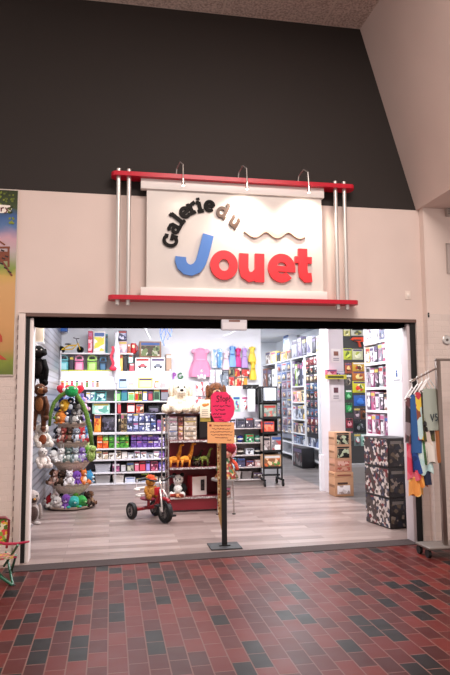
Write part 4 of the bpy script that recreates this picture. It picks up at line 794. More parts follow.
for px, c, lb in (((196, 381, 202.5, 396), ('#f2eeee', '#d8343a', '#f6f2f2', '#f0dcdc'), 'white pack with red dots behind the white plush dog'), ((203, 381, 208.6, 396), ('#f0ecec', '#e8a0a4', '#f6f2f2'), 'white pack with rose dots behind the brown plush dog'), ((196, 396.5, 202.5, 408), ('#ecc8cc', '#f4f0f0', '#d04a50'), 'pale pink pack low behind the white plush dog')):
    costume_pack(lb, px, c, 'white dotted packs on the back wall', WY-.02)
t = thing('hook_panel', 'black hook panel sticking out beside the yellow costume', 'panel', (PY(251, 388, 5.3).x, 5.3, PY(251, 389, 5.3).z))
MB().box(-.16, 0, 0, .16, .03, .085, bev=.004).build('panel_bar', BLACK, t); MB().box(.1, .03, -.3, .14, .06, .08).build('upright', BLACK, t)
for x in (-.1, 0, .1): MB().tube([(x, 0, .02), (x, -.08, .02), (x, -.1, .04)], .005, n=5).build('hook', STEEL, t)

# ------------------------------------------------------------------ low gondola shelf right of the sign post
GY = 4.95
GO = thing('gondola_shelf', 'low white gondola shelf with five levels in front of the costumes', 'shelf', (2.43, GY, 0))
GL_ = (.11, .338, .56, .79, 1.06)
MB().box(1.99, 5.4, 0, 2.86, 5.43, 1.86).build('back_panel', mat('#cfccd2', .5), GO, world=True)
for z in GL_: MB().box(1.99, GY, z-.02, 2.86, 5.4, z, bev=.003).build('shelf_board', mat('#b9b0ae', .4), GO, world=True)
MB().box(1.99, GY+.03, 0, 2.86, 5.4, .09).build('plinth', mat('#8d8480', .5), GO, world=True)
MB().box(2.845, GY+.2, 0, 2.86, 5.4, 1.86).build('side_post', mat('#c8c4c8', .4), GO, world=True)
gitems = [(.11, (('#d8d0c8', 'tan basket'), ('#cfc6c0', 'cream basket'), ('#8a8280', 'grey tub'), ('#5a4a44', 'dark tub'))), (.338, (('#3a7a9a', 'teal'), ('#8ac0d8', 'light blue'), ('#4a4a6a', 'slate'), ('#7a3a44', 'maroon'), ('#c8a0a0', 'rose'))),
          (.56, (('#e8c83a', 'yellow'), ('#d8a02a', 'amber'), ('#3a2a24', 'brown'), ('#d8dce4', 'silver'), ('#2a2a34', 'black'))), (.79, (('#2a6a5a', 'dark green'), ('#d8e0c0', 'pale green'), ('#2c3a8a', 'navy'), ('#3a9a5a', 'green'), ('#5a9a8a', 'sea green'))),
          (1.06, (('#7a8a5a', 'olive'), ('#b8b0c0', 'lilac grey'), ('#5a5a64', 'dark grey'), ('#4a4450', 'plum'), ('#8a8a94', 'mid grey'))), (1.3, (('#e8d0d8', 'pale pink'), ('#d8c080', 'sand'), ('#a8d0c0', 'mint'), ('#f0f0f2', 'white'), ('#c8b0c8', 'mauve')))]
LN = ('lowest', 'second', 'third', 'fourth', 'top', 'peg row above the')
for li, (z, its) in enumerate(gitems):
    n_ = len(its); w_ = .85/n_
    for i, (c, nm) in enumerate(its):
        x = 2.0+w_*(i+.5); hh = (.13, .15, .15, .16, .2, .22)[li]*random.uniform(.75, 1.1)
        if li == 0 and i < 3: basket(f'{nm} on the lowest level of the low gondola shelf', (x, GY+.05, z), w_*.88, .28, .14, mat(c, .6))
        elif li == 5: pack('toy_pack', f'{nm} hanging toy pack on the back panel of the low gondola shelf', 'toy pack', (x, 5.4, 1.36), w_*.85, .3, mat(c, .5), PR((c, '#c84a5a', '#f0f0e8', '#4a6aa0'), 20), group='hanging packs on the gondola')
        elif li in (2, 3) and i % 2 == 0:
            t = thing('toy_ball', f'{nm} toy ball on the {LN[li]} level of the low gondola shelf', 'ball', (x, GY+.15, z)); MB().ell((0, 0, .065), .065, u=16, v=10).build('ball_body', mat(c, .35), t, smooth=180); MB().lathe([(.0655, .052), (.067, .065), (.0655, .078)], n=20).build('ball_stripe', mat('#f0ece0', .4), t)
        else: carton('toy_box', f'{nm} toy box on the {LN[li]} level of the low gondola shelf', 'toy box', (x, GY+.05, z), w_*.88, .2, hh, mat(c, .45), PR((c, '#e8e4e0', '#3a3a4a', c), 24), group='boxes on the gondola')
sbox('white_sign_box', 'tall white box standing on the black hook panel side of the gondola', 'box', (248.4, 389, 255.4, 409.6), 1.36, '#f0f2f6', '#e2e8f2', Y=5.2, d=.12)

# ------------------------------------------------------------------ maroon display with dogs, giraffes and panda
DY = 2.45; MAR = mat('#7c1824', .45)
def zl(y, Y=DY, x=192): return PY(x, y, Y).z
D0, D1, D2, D3, D4 = .03, zl(497), zl(467.5), zl(440.5), zl(413.5, 2.6)
DX0, DX1 = .845, 1.60
DS = thing('toy_display', 'maroon display unit with silver edged shelves behind the sign post', 'display shelf', (1.2, DY, 0))
MB().box(DX0, DY+.42, D0, DX1, DY+.45, D3).build('back_panel', MAR, DS, world=True)
MB().box(DX1-.02, DY+.02, D0, DX1, DY+.42, D4).build('side_panel', MAR, DS, world=True)
MB().box(DX0, DY+.01, D0, DX1, DY+.03, D1-.02).build('kick_panel', MAR, DS, world=True)
for z in (D1, D2, D3):
    b = MB().box(DX0, DY, z-.02, DX1, DY+.43, z, bev=.003).build('shelf_board', mat('#6a1a22', .4), DS, world=True)
    MB().box(DX0, DY-.006, z-.024, DX1, DY, z+.004).build('edge_trim', printed(('#c8bcb8', '#8a7a78', '#e0d6d2', '#a8989a'), 60, .3), b, world=True)
MB().box(DX0-.02, DY+.13, D4-.03, DX1, DY+.45, D4, bev=.003).build('top_board', mat('#3a0c14', .4), DS, world=True)
MB().box(DX0, DY+.43, D3, DX1, DY+.45, D4-.03).build('upper_back', mat('#8a7f7a', .5), DS, world=True)
for x, y in ((DX0-.02, DY+.01), (DX0-.02, DY+.43), (DX0-.1, DY+.2)): MB().cyl((x, y, 0), (x, y, D4-.03), .012).build('chrome_post', CHROME, DS, world=True)
for k in range(5): MB().cyl((DX0-.1, DY+.2, .2+.26*k), (DX0-.02, DY+.43, .2+.26*k), .007, n=6).build('side_wire', CHROME, DS, world=True)
# flat boxes piled in three columns
FW_ = PY(178, 427, DY+.14).x - PY(169, 427, DY+.14).x
for ci, (x0, x1, nm, c) in enumerate(((168.4, 177.6, 'grey', ('#b8b0b0', '#8a8488', '#dcd6d4')), (178.4, 183, 'brick red', ('#a86a5c', '#d8c0b4', '#7a3a34')), (183.8, 197, 'beige', ('#d2bfa8', '#b09a82', '#e8dccc')))):
    xa, xb = PY(x0, 427, DY+.14).x, PY(x1, 427, DY+.14).x; hh = (D4-.035-D3)/5
    for r2 in range(5):
        carton('flat_box', f"{nm} flat box, {('lowest', 'second lowest', 'middle', 'second highest', 'topmost')[r2]} of its pile under the white dog", 'toy box', ((xa+xb)/2, DY+.15, D3+hh*r2), (xb-xa)*.96, .24, hh*.94, mat(c[0], .5), PR(c, 26), group='flat boxes under the white dog')
xa, xb = PY(199.4, 427, DY+.14).x, PY(212, 427, DY+.14).x
q = carton('tablet_box', 'black box standing beside the piles of flat boxes under the orange cat card', 'toy box', ((xa+xb)/2, DY+.16, D3), xb-xa, .12, zl(416, DY+.14)-D3, mat('#141012', .4), mat('#1e191b', .3))
p0, p1 = PY(200.4, 417, DY+.02), PY(210.4, 399.6, DY+.02)
t = thing('picture_card', 'cream card with an orange cat picture on the display beside the pink sheet', 'card', ((p0.x+p1.x)/2, DY+.05, D4-.06)); w_, h_ = p1.x-p0.x, p1.z-D4+.06
MB().box(-w_/2, 0, 0, w_/2, .008, h_, bev=.002).build('card_sheet', mat('#e8d8bc', .5), t)
MB().ell((-.02*w_, -.001, h_*.7), (w_*.3, .004, h_*.09)).ell((w_*.28, -.001, h_*.74), (w_*.12, .004, h_*.07)).build('cat_picture', mat('#c87a34', .5), t)
for k in range(4): MB().box(-w_*.32, -.002, h_*(.12+.1*k), w_*.3, 0, h_*(.15+.1*k)).build('text_line', mat('#8a7a6a', .5), t)
MB().box(-.02, .008, 0, .02, .06, .01).box(-.02, .05, 0, .02, .058, h_*.5).build('easel', mat('#d8c8b0', .5), t)
def bigdog(label, cx, cy, Y, hr, c, c2, base, front):
    """big soft dog: one body surface, ears, muzzle, eyes, nose"""
    h = PY(cx, cy, Y); o = Vector((h.x, Y+hr*.4, base)); t = thing('plush_dog', label, 'plush toy', o); hz = h.z-base
    mb = MB().ell((0, 0, hz), (hr, hr*.92, hr*.98)).ell((0, .1*hr, hz*.42), (hr*1.25, hr, hz*.44)).ell((0, -.1*hr, hz*.7), (hr*.8, hr*.75, hr*.7))
    for sx in (-1, 1):
        mb.tube([(sx*hr*.9, -.1*hr, hz*.6), (sx*hr*1.1, -.7*hr, hz*.3), (sx*hr*.5, -1.15*hr, .5*hr)], [.48*hr, .5*hr, .46*hr], n=10); mb.ell((sx*hr*.45, -1.2*hr, .47*hr), (.5*hr, .45*hr, .44*hr))
        mb.tube([(sx*hr*.9, 0, .5*hr), (sx*hr*1.4, -.5*hr, .45*hr), (sx*hr*1.6, -.75*hr, .48*hr)], [.5*hr, .5*hr, .46*hr], n=10); mb.ell((sx*hr*1.65, -.8*hr, .5*hr), (.46*hr, .46*hr, .48*hr))
    b = mb.build('body', fuzzy(c, c2, 38), t, smooth=180)
    rm = b.modifiers.new('merge', 'REMESH'); rm.mode = 'VOXEL'; rm.voxel_size = .012; rm.use_smooth_shade = True
    sm = b.modifiers.new('soft', 'SMOOTH'); sm.iterations = 3
    tx = bpy.data.textures.new('curls', 'CLOUDS'); tx.noise_scale = .035; dp = b.modifiers.new('curls', 'DISPLACE'); dp.texture = tx; dp.strength = .022; dp.mid_level = .5
    for sx in (-1, 1):
        e = MB().ell((sx*hr*1.0, -.05*hr, hz-.15*hr), (.3*hr, .5*hr, .85*hr), u=16, v=12).build('ear', fuzzy(c, c2, 38), t, smooth=180); d2 = e.modifiers.new('curls', 'DISPLACE'); d2.texture = tx; d2.strength = .015
    MB().ell((0, -.85*hr, hz-.28*hr), (.5*hr, .42*hr, .4*hr), u=18, v=12).build('muzzle', fuzzy(front, c, 38), t, smooth=180)
    for sx in (-1, 1): MB().ell((sx*.33*hr, -.87*hr, hz+.2*hr), .1*hr).build('eye', mat('#0c0808', .1), t, smooth=180)
    MB().ell((0, -1.25*hr, hz-.12*hr), (.2*hr, .13*hr, .14*hr)).build('nose', mat('#0e0a0a', .3), t, smooth=180)
    MB().tube([(-.25*hr, -1.16*hr, hz-.42*hr), (0, -1.22*hr, hz-.5*hr), (.25*hr, -1.16*hr, hz-.42*hr)], .02*hr, n=5).build('mouth', mat('#5a4034', .5), t)
    return t
bigdog('large cream white shaggy plush dog sitting on top of the maroon display', 181, 389, DY+.2, .142, '#efe3cf', '#d4c2a4', D4+.002, '#f6ecda')
bigdog('brown curly plush dog on the maroon display behind the pink stop sheet', 216.3, 390.5, DY+.22, .125, '#7a4a2c', '#4a2818', D4+.002, '#c09a78')
def toy_animal(name, label, loc, h, c, c2, rz, long_tail=False, neck=.62, cat='toy animal'):
    t = thing(name, label, cat, loc, rz); k = h; mb = MB(); nb = neck
    mb.ell((0, 0, k*(1-nb)*.95), (k*.26, k*.11, k*.14)); mb.tube([(k*.15, 0, k*(1-nb)), (k*.26, 0, k*(1-nb*.55)), (k*.3, 0, k*.9)], [k*.11, k*.075, k*.055], n=8)
    mb.ell((k*.36, 0, k*.93), (k*.1, k*.045, k*.05))
    for x in (-.15, .15):
        for y in (-.06, .06): mb.tube([(k*x, k*y, k*(1-nb)*.85), (k*(x+.01), k*y, k*(1-nb)*.45), (k*x, k*y, 0.0)], [k*.055, k*.035, k*.04], n=7)
    if long_tail: mb.tube([(-k*.18, 0, k*(1-nb)), (-k*.4, 0, k*(1-nb)*.8), (-k*.62, 0, k*(1-nb)*.9)], [k*.1, k*.05, k*.012], n=7)
    else: mb.tube([(-k*.22, 0, k*(1-nb)), (-k*.28, 0, k*(1-nb)*.55)], [k*.02, k*.012], n=5)
    mb.build('body', fuzzy(c, c2, 30), t, smooth=180)
    if not long_tail:
        for y in (-.025, .025): MB().cyl((k*.3, k*y, k*.95), (k*.29, k*y, k*1.02), .008*k*2, n=6).build('horn', mat('#5a3414', .6), t)
        MB().tube([(k*.1, 0, k*(1-nb)+k*.12), (k*.2, 0, k*(1-nb*.55)), (k*.25, 0, k*.9)], .014, n=5).build('mane', mat('#8a4a18', .7), t)
    for y in (-.04, .04): MB().ell((k*.37, k*y, k*.945), k*.014, u=6, v=4).build('eye', mat('#140c0a', .2), t)
    return t
gx = lambda x, Y=DY+.12: PY(x, 460, Y).x
hg = zl(444.5, DY+.12)-D2
toy_animal('toy_giraffe', 'orange toy giraffe looking right, first on the maroon display shelf', (gx(174), DY+.12, D2), hg*1.06, '#f6a640', '#d87c22', .15, neck=.66)
toy_animal('toy_giraffe', 'taller orange toy giraffe, second on the maroon display shelf', (gx(185.4), DY+.1, D2), hg*1.1, '#f6a640', '#d87c22', .1, neck=.66)
toy_animal('toy_dinosaur', 'dark grey green toy dinosaur lying low behind the giraffes', (gx(198), DY+.26, D2), hg*.72, '#4a4a30', '#2c2c20', .1, True, .5, 'toy animal')
toy_animal('toy_dinosaur', 'mossy green long necked toy dinosaur beside the sign post', (gx(204.5), DY+.1, D2), hg*.85, '#7a8236', '#4a5220', .05, True, .55, 'toy animal')
toy_animal('toy_dinosaur', 'small brown toy dinosaur in front of the dark one', (gx(196.5), DY+.06, D2), hg*.42, '#4a3a28', '#2a2018', .1, True, .5, 'toy animal')
p = PY(177, 497, DY+.12); hp = zl(475, DY+.12)-D1
P_ = plush('black and white plush panda sitting on the lower maroon shelf', (p.x+.02, DY+.13, D1), hp*1.12, '#e8e2dc', 'bear', '#f4efe9', 'plush toy', None, math.radians(-14), name='plush_panda')
for o in list(P_.children):
    if o.name.split('.')[0] == 'eye': bpy.data.objects.remove(o)
r = hp*1.12
for sx in (-1, 1):
    MB().ell((sx*.17*r, -.01, .92*r), (.095*r, .06*r, .095*r)).build('ear', fuzzy('#151212'), P_, smooth=180)
    pe = MB().ell((sx*.095*r, -.215*r, .76*r), (.042*r, .03*r, .055*r)).build('eye_patch', fuzzy('#151212'), P_, smooth=180); MB().ell((sx*.09*r, -.245*r, .77*r), .02*r).build('eye', mat('#e0dcd8', .2), pe, smooth=180)
    MB().tube([(sx*.19*r, -.04*r, .5*r), (sx*.32*r, -.12*r, .34*r), (sx*.26*r, -.25*r, .24*r)], [.105*r, .1*r, .095*r], n=9).ell((sx*.26*r, -.25*r, .24*r), .1*r).build('arm', fuzzy('#151212'), P_, smooth=180)
MB().box(-.3*r, -.46*r, 0.0, .3*r, -.36*r, .16*r, bev=.01).build('red_candy_pack', PR(('#b03a2a', '#e0a070', '#7a2418'), 24), P_)
xa, xb = PY(190.6, 487, DY+.1).x, PY(208.6, 487, DY+.1).x
q = thing('music_box', 'red box with a white front and a dark device picture on the lower maroon shelf', 'toy box', ((xa+xb)/2, DY+.12, D1), math.radians(14)); w_, h_ = (xb-xa)*.86, zl(476.5, DY+.1)-D1
MB().box(-w_/2, 0, 0, w_/2, .2, h_, bev=.005).build('box_body', mat('#a81828', .4), q); MB().box(-w_*.49, -.004, .005, w_*.49, 0, h_-.005).build('front_panel', mat('#e2d6d0', .4), q)
MB().box(w_*.08, -.009, h_*.25, w_*.34, -.004, h_*.82, bev=.002).build('device_picture', mat('#171213', .3), q); MB().ell((w_*.21, -.01, h_*.64), (w_*.07, .002, w_*.07)).ell((w_*.21, -.01, h_*.4), (w_*.09, .002, w_*.09)).build('dial', mat('#3a3234', .3), q)

# ------------------------------------------------------------------ sign stand with two sheets
pb = PZ(224.5, 545.5, .015)
SS = thing('sign_stand', 'black sign stand with a flat square base in the middle of the shop entrance', 'sign stand', (pb.x, pb.y, 0))
a0, a1, a2, a3 = PZ(207, 542.5, 0), PZ(232.5, 541, 0), PZ(240, 547.5, 0), PZ(212, 551, 0)
bw, bd = .17, .15
MB().box(-bw, -bd, .004, bw, bd, .016, bev=.003).build('base_plate', mat('#19171a', .6), SS)
zt = PY(224.5, 400, pb.y).z
MB().box(-.028, -.012, .016, .028, .012, zt).build('post', mat('#0e0d0e', .5), SS); MB().box(-.06, -.03, .016, .06, .03, .026).build('post_foot', mat('#0e0d0e', .5), SS)
SY2 = pb.y-.016
def ssp(x, y): p = PY(x, y, SY2); return (p.x, p.z)
oc = [ssp(*p) for p in ((214.6, 391.6), (226.6, 392), (233.8, 400.6), (234.8, 409), (233.6, 415), (229.4, 421.6), (214.6, 421.8), (211.2, 414), (211, 396))]
ctr = Vector((sum(p[0] for p in oc)/9, SY2, sum(p[1] for p in oc)/9))
t = thing('paper_sign', 'bright pink cut paper sheet with handwritten Stop message on the sign stand', 'paper sign', ctr)
MB().prism([(x-ctr.x, 0, z-ctr.z) for x, z in oc], (0, .004, 0)).build('pink_sheet', mat('#ff2f6c', .6), t)
INK = mat('#5a0f28', .6); f2 = (Vector((-ctr.x, -.0005, -ctr.z)), U, V, NN)
mb = MB()
def ink(m, pts, wd=.012): m.ribbon([ssp(*p) for p in pts], wd, f2, .0012)
ink(mb, [(219.4, 396.6), (218.2, 395.8), (216.9, 396.6), (217.4, 398.2), (218.9, 399.2), (219, 401), (217.4, 401.8), (216.2, 401)], .01)
mb.build('handwritten_letter', INK, t)
for pts in ([(221, 395.4), (221, 401.6)],): mb = MB(); ink(mb, pts, .009); ink(mb, [(219.8, 397.4), (222.2, 397.2)], .008); mb.build('handwritten_letter', INK, t)
mb = MB(); mb.ribbon([ssp(*p) for p in arc(223.9, 399.6, 1.2, 1.7, 0, 360, 12)[:-1]], .008, f2, .0012, closed=True); mb.build('handwritten_letter', INK, t)
mb = MB(); ink(mb, [(226.1, 397.6), (226, 404)], .009); ink(mb, [(226.1, 398), (227.8, 397.8), (228.2, 399.4), (226.2, 400.8)], .008); mb.build('handwritten_letter', INK, t)
mb = MB(); ink(mb, [(230, 394.6), (229.6, 399.4)], .01); mb.build('exclamation_stroke', INK, t); mb = MB(); ink(mb, [(229.5, 400.6), (229.5, 401.6)], .012); mb.build('exclamation_dot', INK, t)
rr = random.Random(11)
for y, xa_, xb_ in ((406, 212.8, 219), (406.2, 219.8, 224.4), (406, 225.4, 230.4), (409.8, 215.4, 224.8), (414, 212.8, 219), (414.2, 219.8, 225.6), (417.2, 213.6, 221.6), (420, 219, 224)):
    n_ = int((xb_-xa_)*2); mb = MB(); mb.ribbon([ssp(xa_+(xb_-xa_)*i/n_, y+rr.uniform(-.75, .75)) for i in range(n_+1)], .006, f2, .001); mb.build('handwritten_word', INK, t)
oq = [ssp(*p) for p in ((207.4, 421.9), (234.2, 422.4), (234.4, 443.4), (207.4, 443))]; SY3 = SY2-.006; ctr2 = Vector((sum(p[0] for p in oq)/4, SY3, sum(p[1] for p in oq)/4))
t = thing('paper_sign', 'pale orange paper notice with lines of handwriting under the pink sheet', 'paper sign', ctr2)
MB().prism([(x-ctr2.x, 0, z-ctr2.z) for x, z in oq], (0, .004, 0)).build('orange_sheet', mat('#ffbc80', .6), t)
f2 = (Vector((-ctr2.x, -.0005, -ctr2.z)), U, V, NN); INK2 = mat('#9a4a34', .6)
mb = MB(); ink(mb, [(209.2, 425.4), (211.4, 425.4)], .022); mb.build('printed_mark', mat('#a8322c', .6), t)
for y, xa_, xb_ in ((425.6, 213.6, 231), (428.8, 212, 230), (431.8, 210, 232.4), (434.8, 211, 232), (437.6, 215, 228), (440, 227, 231)):
    n_ = int((xb_-xa_)*2); mb = MB(); mb.ribbon([ssp(xa_+(xb_-xa_)*i/n_, y+rr.uniform(-.5, .5)) for i in range(n_+1)], .006, f2, .001); mb.build('handwritten_line', INK2, t)
p0, p1 = PY(219.2, 440, pb.y+.07), PY(220.6, 519, pb.y+.07)
t = thing('patterned_strip', 'narrow tan patterned strip hanging behind the black sign post', 'strip', (p0.x, pb.y+.05, p1.z)); h_ = p0.z-p1.z
MB().prism([(-.03, 0, h_), (.035, 0, h_), (.035, 0, .1), (.04, 0, -.16), (.028, 0, -.16), (-.02, 0, .05)], (0, .006, 0)).build('strip_sheet', mat('#c8a06c', .5), t)
rr = random.Random(4)
for k in range(26): MB().ell((-.012+rr.uniform(-.008, .008), -.001, .06+k*(h_-.08)/26), (rr.uniform(.006, .012), .003, rr.uniform(.008, .014)), u=7, v=5).build('printed_spot', mat(('#7a3a24', '#e8d8b8', '#8a5a2c', '#a8443a')[k % 4], .5), t)
MB().tube([(0, .003, h_-.01), (.02, -.03, h_), (.04, -.04, h_)], .004, n=5).build('tie', BLACK, t)

# ------------------------------------------------------------------ chrome table with the rag doll
lf = PZ(233.6, 514.4, 0)
TB = thing('side_table', 'small chrome legged table behind the sign post', 'table', (lf.x-.1, lf.y+.08, 0)); zt = PY(231, 478.6, lf.y).z
MB().cyl((0, 0, zt-.025), (0, 0, zt), .2, n=28).build('table_top', mat('#8f8884', .4), TB)
for a in (-35, 85, 205):
    lg = MB().cyl((.13*math.cos(math.radians(a)), .13*math.sin(math.radians(a)), .012), (.12*math.cos(math.radians(a)), .12*math.sin(math.radians(a)), zt-.02), .012).build('leg', CHROME, TB); MB().cyl((.13*math.cos(math.radians(a)), .13*math.sin(math.radians(a)), 0), (.13*math.cos(math.radians(a)), .13*math.sin(math.radians(a)), .014), .024).build('foot_cap', BLACK, lg)
MB().cyl((0, 0, zt*.42), (0, 0, zt*.42+.015), .13, n=24).build('lower_shelf', mat('#a39c98', .4), TB)
carton('toy_box', 'grey and brown box on the lower shelf of the chrome table', 'toy box', (TB.location.x, TB.location.y-.06, zt*.42+.016), .14, .12, .15, mat('#a89a94', .5), PR(('#3a2e2c', '#c8b8b0', '#8a4a40'), 24))
RD = thing('rag_doll', 'rag doll in a red and pink hat with a spotted skirt on the chrome table', 'doll', (TB.location.x+.02, TB.location.y, zt))
MB().lathe([(.0, .32), (.05, .3), (.07, .22), (.11, .12), (.17, .02), (.17, 0)], n=20).build('skirt', PR(('#8a2c20', '#a87830', '#2a5a2c', '#b0a088', '#7a1e20'), 30), RD)
MB().ell((0, -.02, .36), (.075, .075, .085)).build('head', mat('#e0a890', .6), RD, smooth=180)
MB().ell((.03, .0, .42), (.12, .11, .1)).build('hat', fuzzy('#9c1626', '#6a0e18'), RD, smooth=180); MB().tube([(.12*math.cos(math.radians(a)), -.04, .4+.13*math.sin(math.radians(a))) for a in range(-60, 130, 15)], .022, n=8).build('hat_rim', fuzzy('#e8b8c4'), RD, smooth=180)
for sx in (-1, 1):
    MB().tube([(sx*.05, 0, .27), (sx*.12, -.06, .2), (sx*.14, -.1, .12)], [.03, .028, .025], n=8).build('arm', fuzzy('#2c8a44' if sx < 0 else '#c84a34'), RD, smooth=180); MB().ell((sx*.028, -.09, .37), .009).build('eye', BLACK, RD)
MB().tube([(-.025, -.09, .335), (0, -.095, .33), (.025, -.09, .335)], .004, n=5).build('mouth', mat('#a8282c'), RD)

# ------------------------------------------------------------------ tricycle with teddy bear
TR = thing('tricycle', 'red tricycle with black tyres and white wheel rims on the wooden floor', 'tricycle', (.462, 2.198, 0), math.radians(-60.7)); TRED = mat('#96121f', .3); L_ = .52
def wheel(x, y, r, wd):
    tr_ = MB().lathe([(r*.64, -wd*.5), (r*.95, -wd*.5), (r, -wd*.25), (r, wd*.25), (r*.95, wd*.5), (r*.64, wd*.5), (r*.64, -wd*.5)], c=(x, y, r), axis='Y', n=28).build('wheel', BLACK, TR)
    mb = MB().lathe([(r*.52, -wd*.5), (r*.64, -wd*.5), (r*.64, wd*.5), (r*.52, wd*.5), (r*.52, -wd*.5)], c=(x, y, r), axis='Y', n=24); mb.build('rim', mat('#d8d0ca', .35), tr_)
    for k in range(5): a = 2*PI*k/5; MB().box(-.014, -wd*.3, 0, .014, wd*.3, r*.56, M=Matrix.Translation((x, y, r)) @ Matrix.Rotation(a, 4, 'Y')).build('spoke', mat('#d8d0ca', .35), tr_)
    MB().cyl((x, y-wd*.55, r), (x, y+wd*.55, r), r*.2).build('hub', mat('#3a3234', .4), tr_)
wheel(0, -.19, .112, .05); wheel(0, .19, .112, .05); wheel(L_, 0, .145, .06)
MB().cyl((0, -.2, .112), (0, .2, .112), .014).build('rear_axle', TRED, TR)
MB().tube([(0, 0, .13), (.15, 0, .15), (.3, 0, .2), (.4, 0, .36), (.43, 0, .42)], .026, n=10).build('frame', TRED, TR, smooth=180)
for sy in (-1, 1): MB().tube([(L_, sy*.045, .145), (L_-.03, sy*.045, .34), (.43, sy*.02, .42)], .013, n=8).build('fork', mat('#d0c8c4', .3, .6), TR)
MB().lathe([(.172, -.04), (.18, -.03), (.18, .03), (.172, .04)], c=(L_, 0, .158), axis='Y', n=24).build('fender_ring', TRED, TR) if False else None
MB().tube([(L_+.165*math.cos(math.radians(a)), 0, .145+.165*math.sin(math.radians(a))) for a in range(55, 150, 10)], .024, n=8).build('front_fender', TRED, TR)
MB().tube([(.43, 0, .4), (.41, 0, .5), (.39, 0, .53)], .015).build('stem', CHROME, TR)
hb = MB().tube([(.33, -.25, .56), (.36, -.2, .57), (.39, -.08, .53), (.39, .08, .53), (.36, .2, .57), (.33, .25, .56)], .011, n=8).build('handlebar', BLACK, TR)
for sy in (-1, 1):
    MB().cyl((.36, sy*.19, .57), (.31, sy*.29, .555), .018).build('grip', BLACK, hb); MB().tube([(.31, sy*.29, .555), (.3, sy*.3, .52), (.305, sy*.305, .46)], .008, n=5).build('streamer', mat('#e0d8dc', .5), hb)
    c_ = MB().tube([(L_, sy*.04, .158), (L_, sy*.065, .158), (L_+.03*sy, sy*.07, .158-.07*sy)], .009).build('crank', STEEL, TR); MB().box(L_+.03*sy-.035, sy*.07, .158-.07*sy-.012, L_+.03*sy+.035, sy*.135, .158-.07*sy+.012, bev=.004).build('pedal', BLACK, c_)
MB().box(-.02, -.16, .13, .1, .16, .15, bev=.004).build('rear_step', TRED, TR)
MB().ell((.12, 0, .27), (.13, .11, .03)).build('seat', mat('#7a1030', .5), TR); MB().cyl((.12, 0, .15), (.12, 0, .26), .02).build('seat_post', TRED, TR)
MB().tube([(.1*math.cos(a)+.06, .15*math.sin(a), .31) for a in [PI*.3+PI*1.4*i/14 for i in range(15)]], .014, n=7).tube([(.1*math.cos(a)+.04, .16*math.sin(a), .39) for a in [PI*.3+PI*1.4*i/14 for i in range(15)]], .016, n=7).build('seat_rail', mat('#e2dad2', .4), TR)
MB().box(.33, -.05, .34, .37, .05, .44, bev=.008).build('front_bag', mat('#c01c2c', .5), TR)
cb, sb_ = math.cos(math.radians(-60.7)), math.sin(math.radians(-60.7))
plush('honey brown teddy bear with an orange red cap riding the tricycle', (.462+.16*cb, 2.198+.16*sb_, .275), .31, '#b0742c', 'bear', '#c89048', 'plush toy', None, math.radians(29.3), name='teddy_bear')
TBR = bpy.data.objects.get('teddy_bear')
MB().ell((0, -.0, .31*.88), (.062, .062, .045)).ell((0, -.07, .31*.84), (.06, .04, .012)).build('cap', fuzzy('#d0502c', '#b03a1c'), TBR, smooth=180)

# ------------------------------------------------------------------ black tower rack on castors
CY = 4.75; cxa, cxb = PY(263.5, 430, CY).x, PY(281.5, 430, CY).x; CX = (cxa+cxb)/2; cw = (cxb-cxa)/2
CR = thing('tower_rack', 'tall narrow black display rack on castors beside the low gondola shelf', 'display rack', (CX, CY+.17, 0))
czs = [PY(273, y, CY).z for y in (468, 451.5, 433, 418, 402)]
for sx in (-1, 1):
    for sy in (-.15, .15): MB().box(sx*cw-.012, sy-.012, .12, sx*cw+.012, sy+.012, PY(273, 386, CY).z).build('post', BLACK, CR)
    MB().box(sx*cw-.02, -.24, .1, sx*cw+.02, .24, .13, bev=.003).build('base_arm', BLACK, CR)
    for sy in (-.22, .22): w_ = MB().cyl((sx*cw-.014, sy, .05), (sx*cw+.014, sy, .05), .05).build('castor', BLACK, CR); MB().cyl((sx*cw, sy, .05), (sx*cw, sy, .12), .01).build('castor_fork', STEEL, w_)
MB().box(-cw, -.02, .17, cw, .02, .2).build('cross_bar', BLACK, CR)
for z in czs: MB().box(-cw, -.17, z-.015, cw, .17, z).box(-cw, -.175, z-.015, cw, -.17, z+.03).build('tray', BLACK, CR)
MB().box(-cw, .155, .3, cw, .165, PY(273, 386, CY).z).build('back_panel', mat('#1c1a1e', .6), CR)
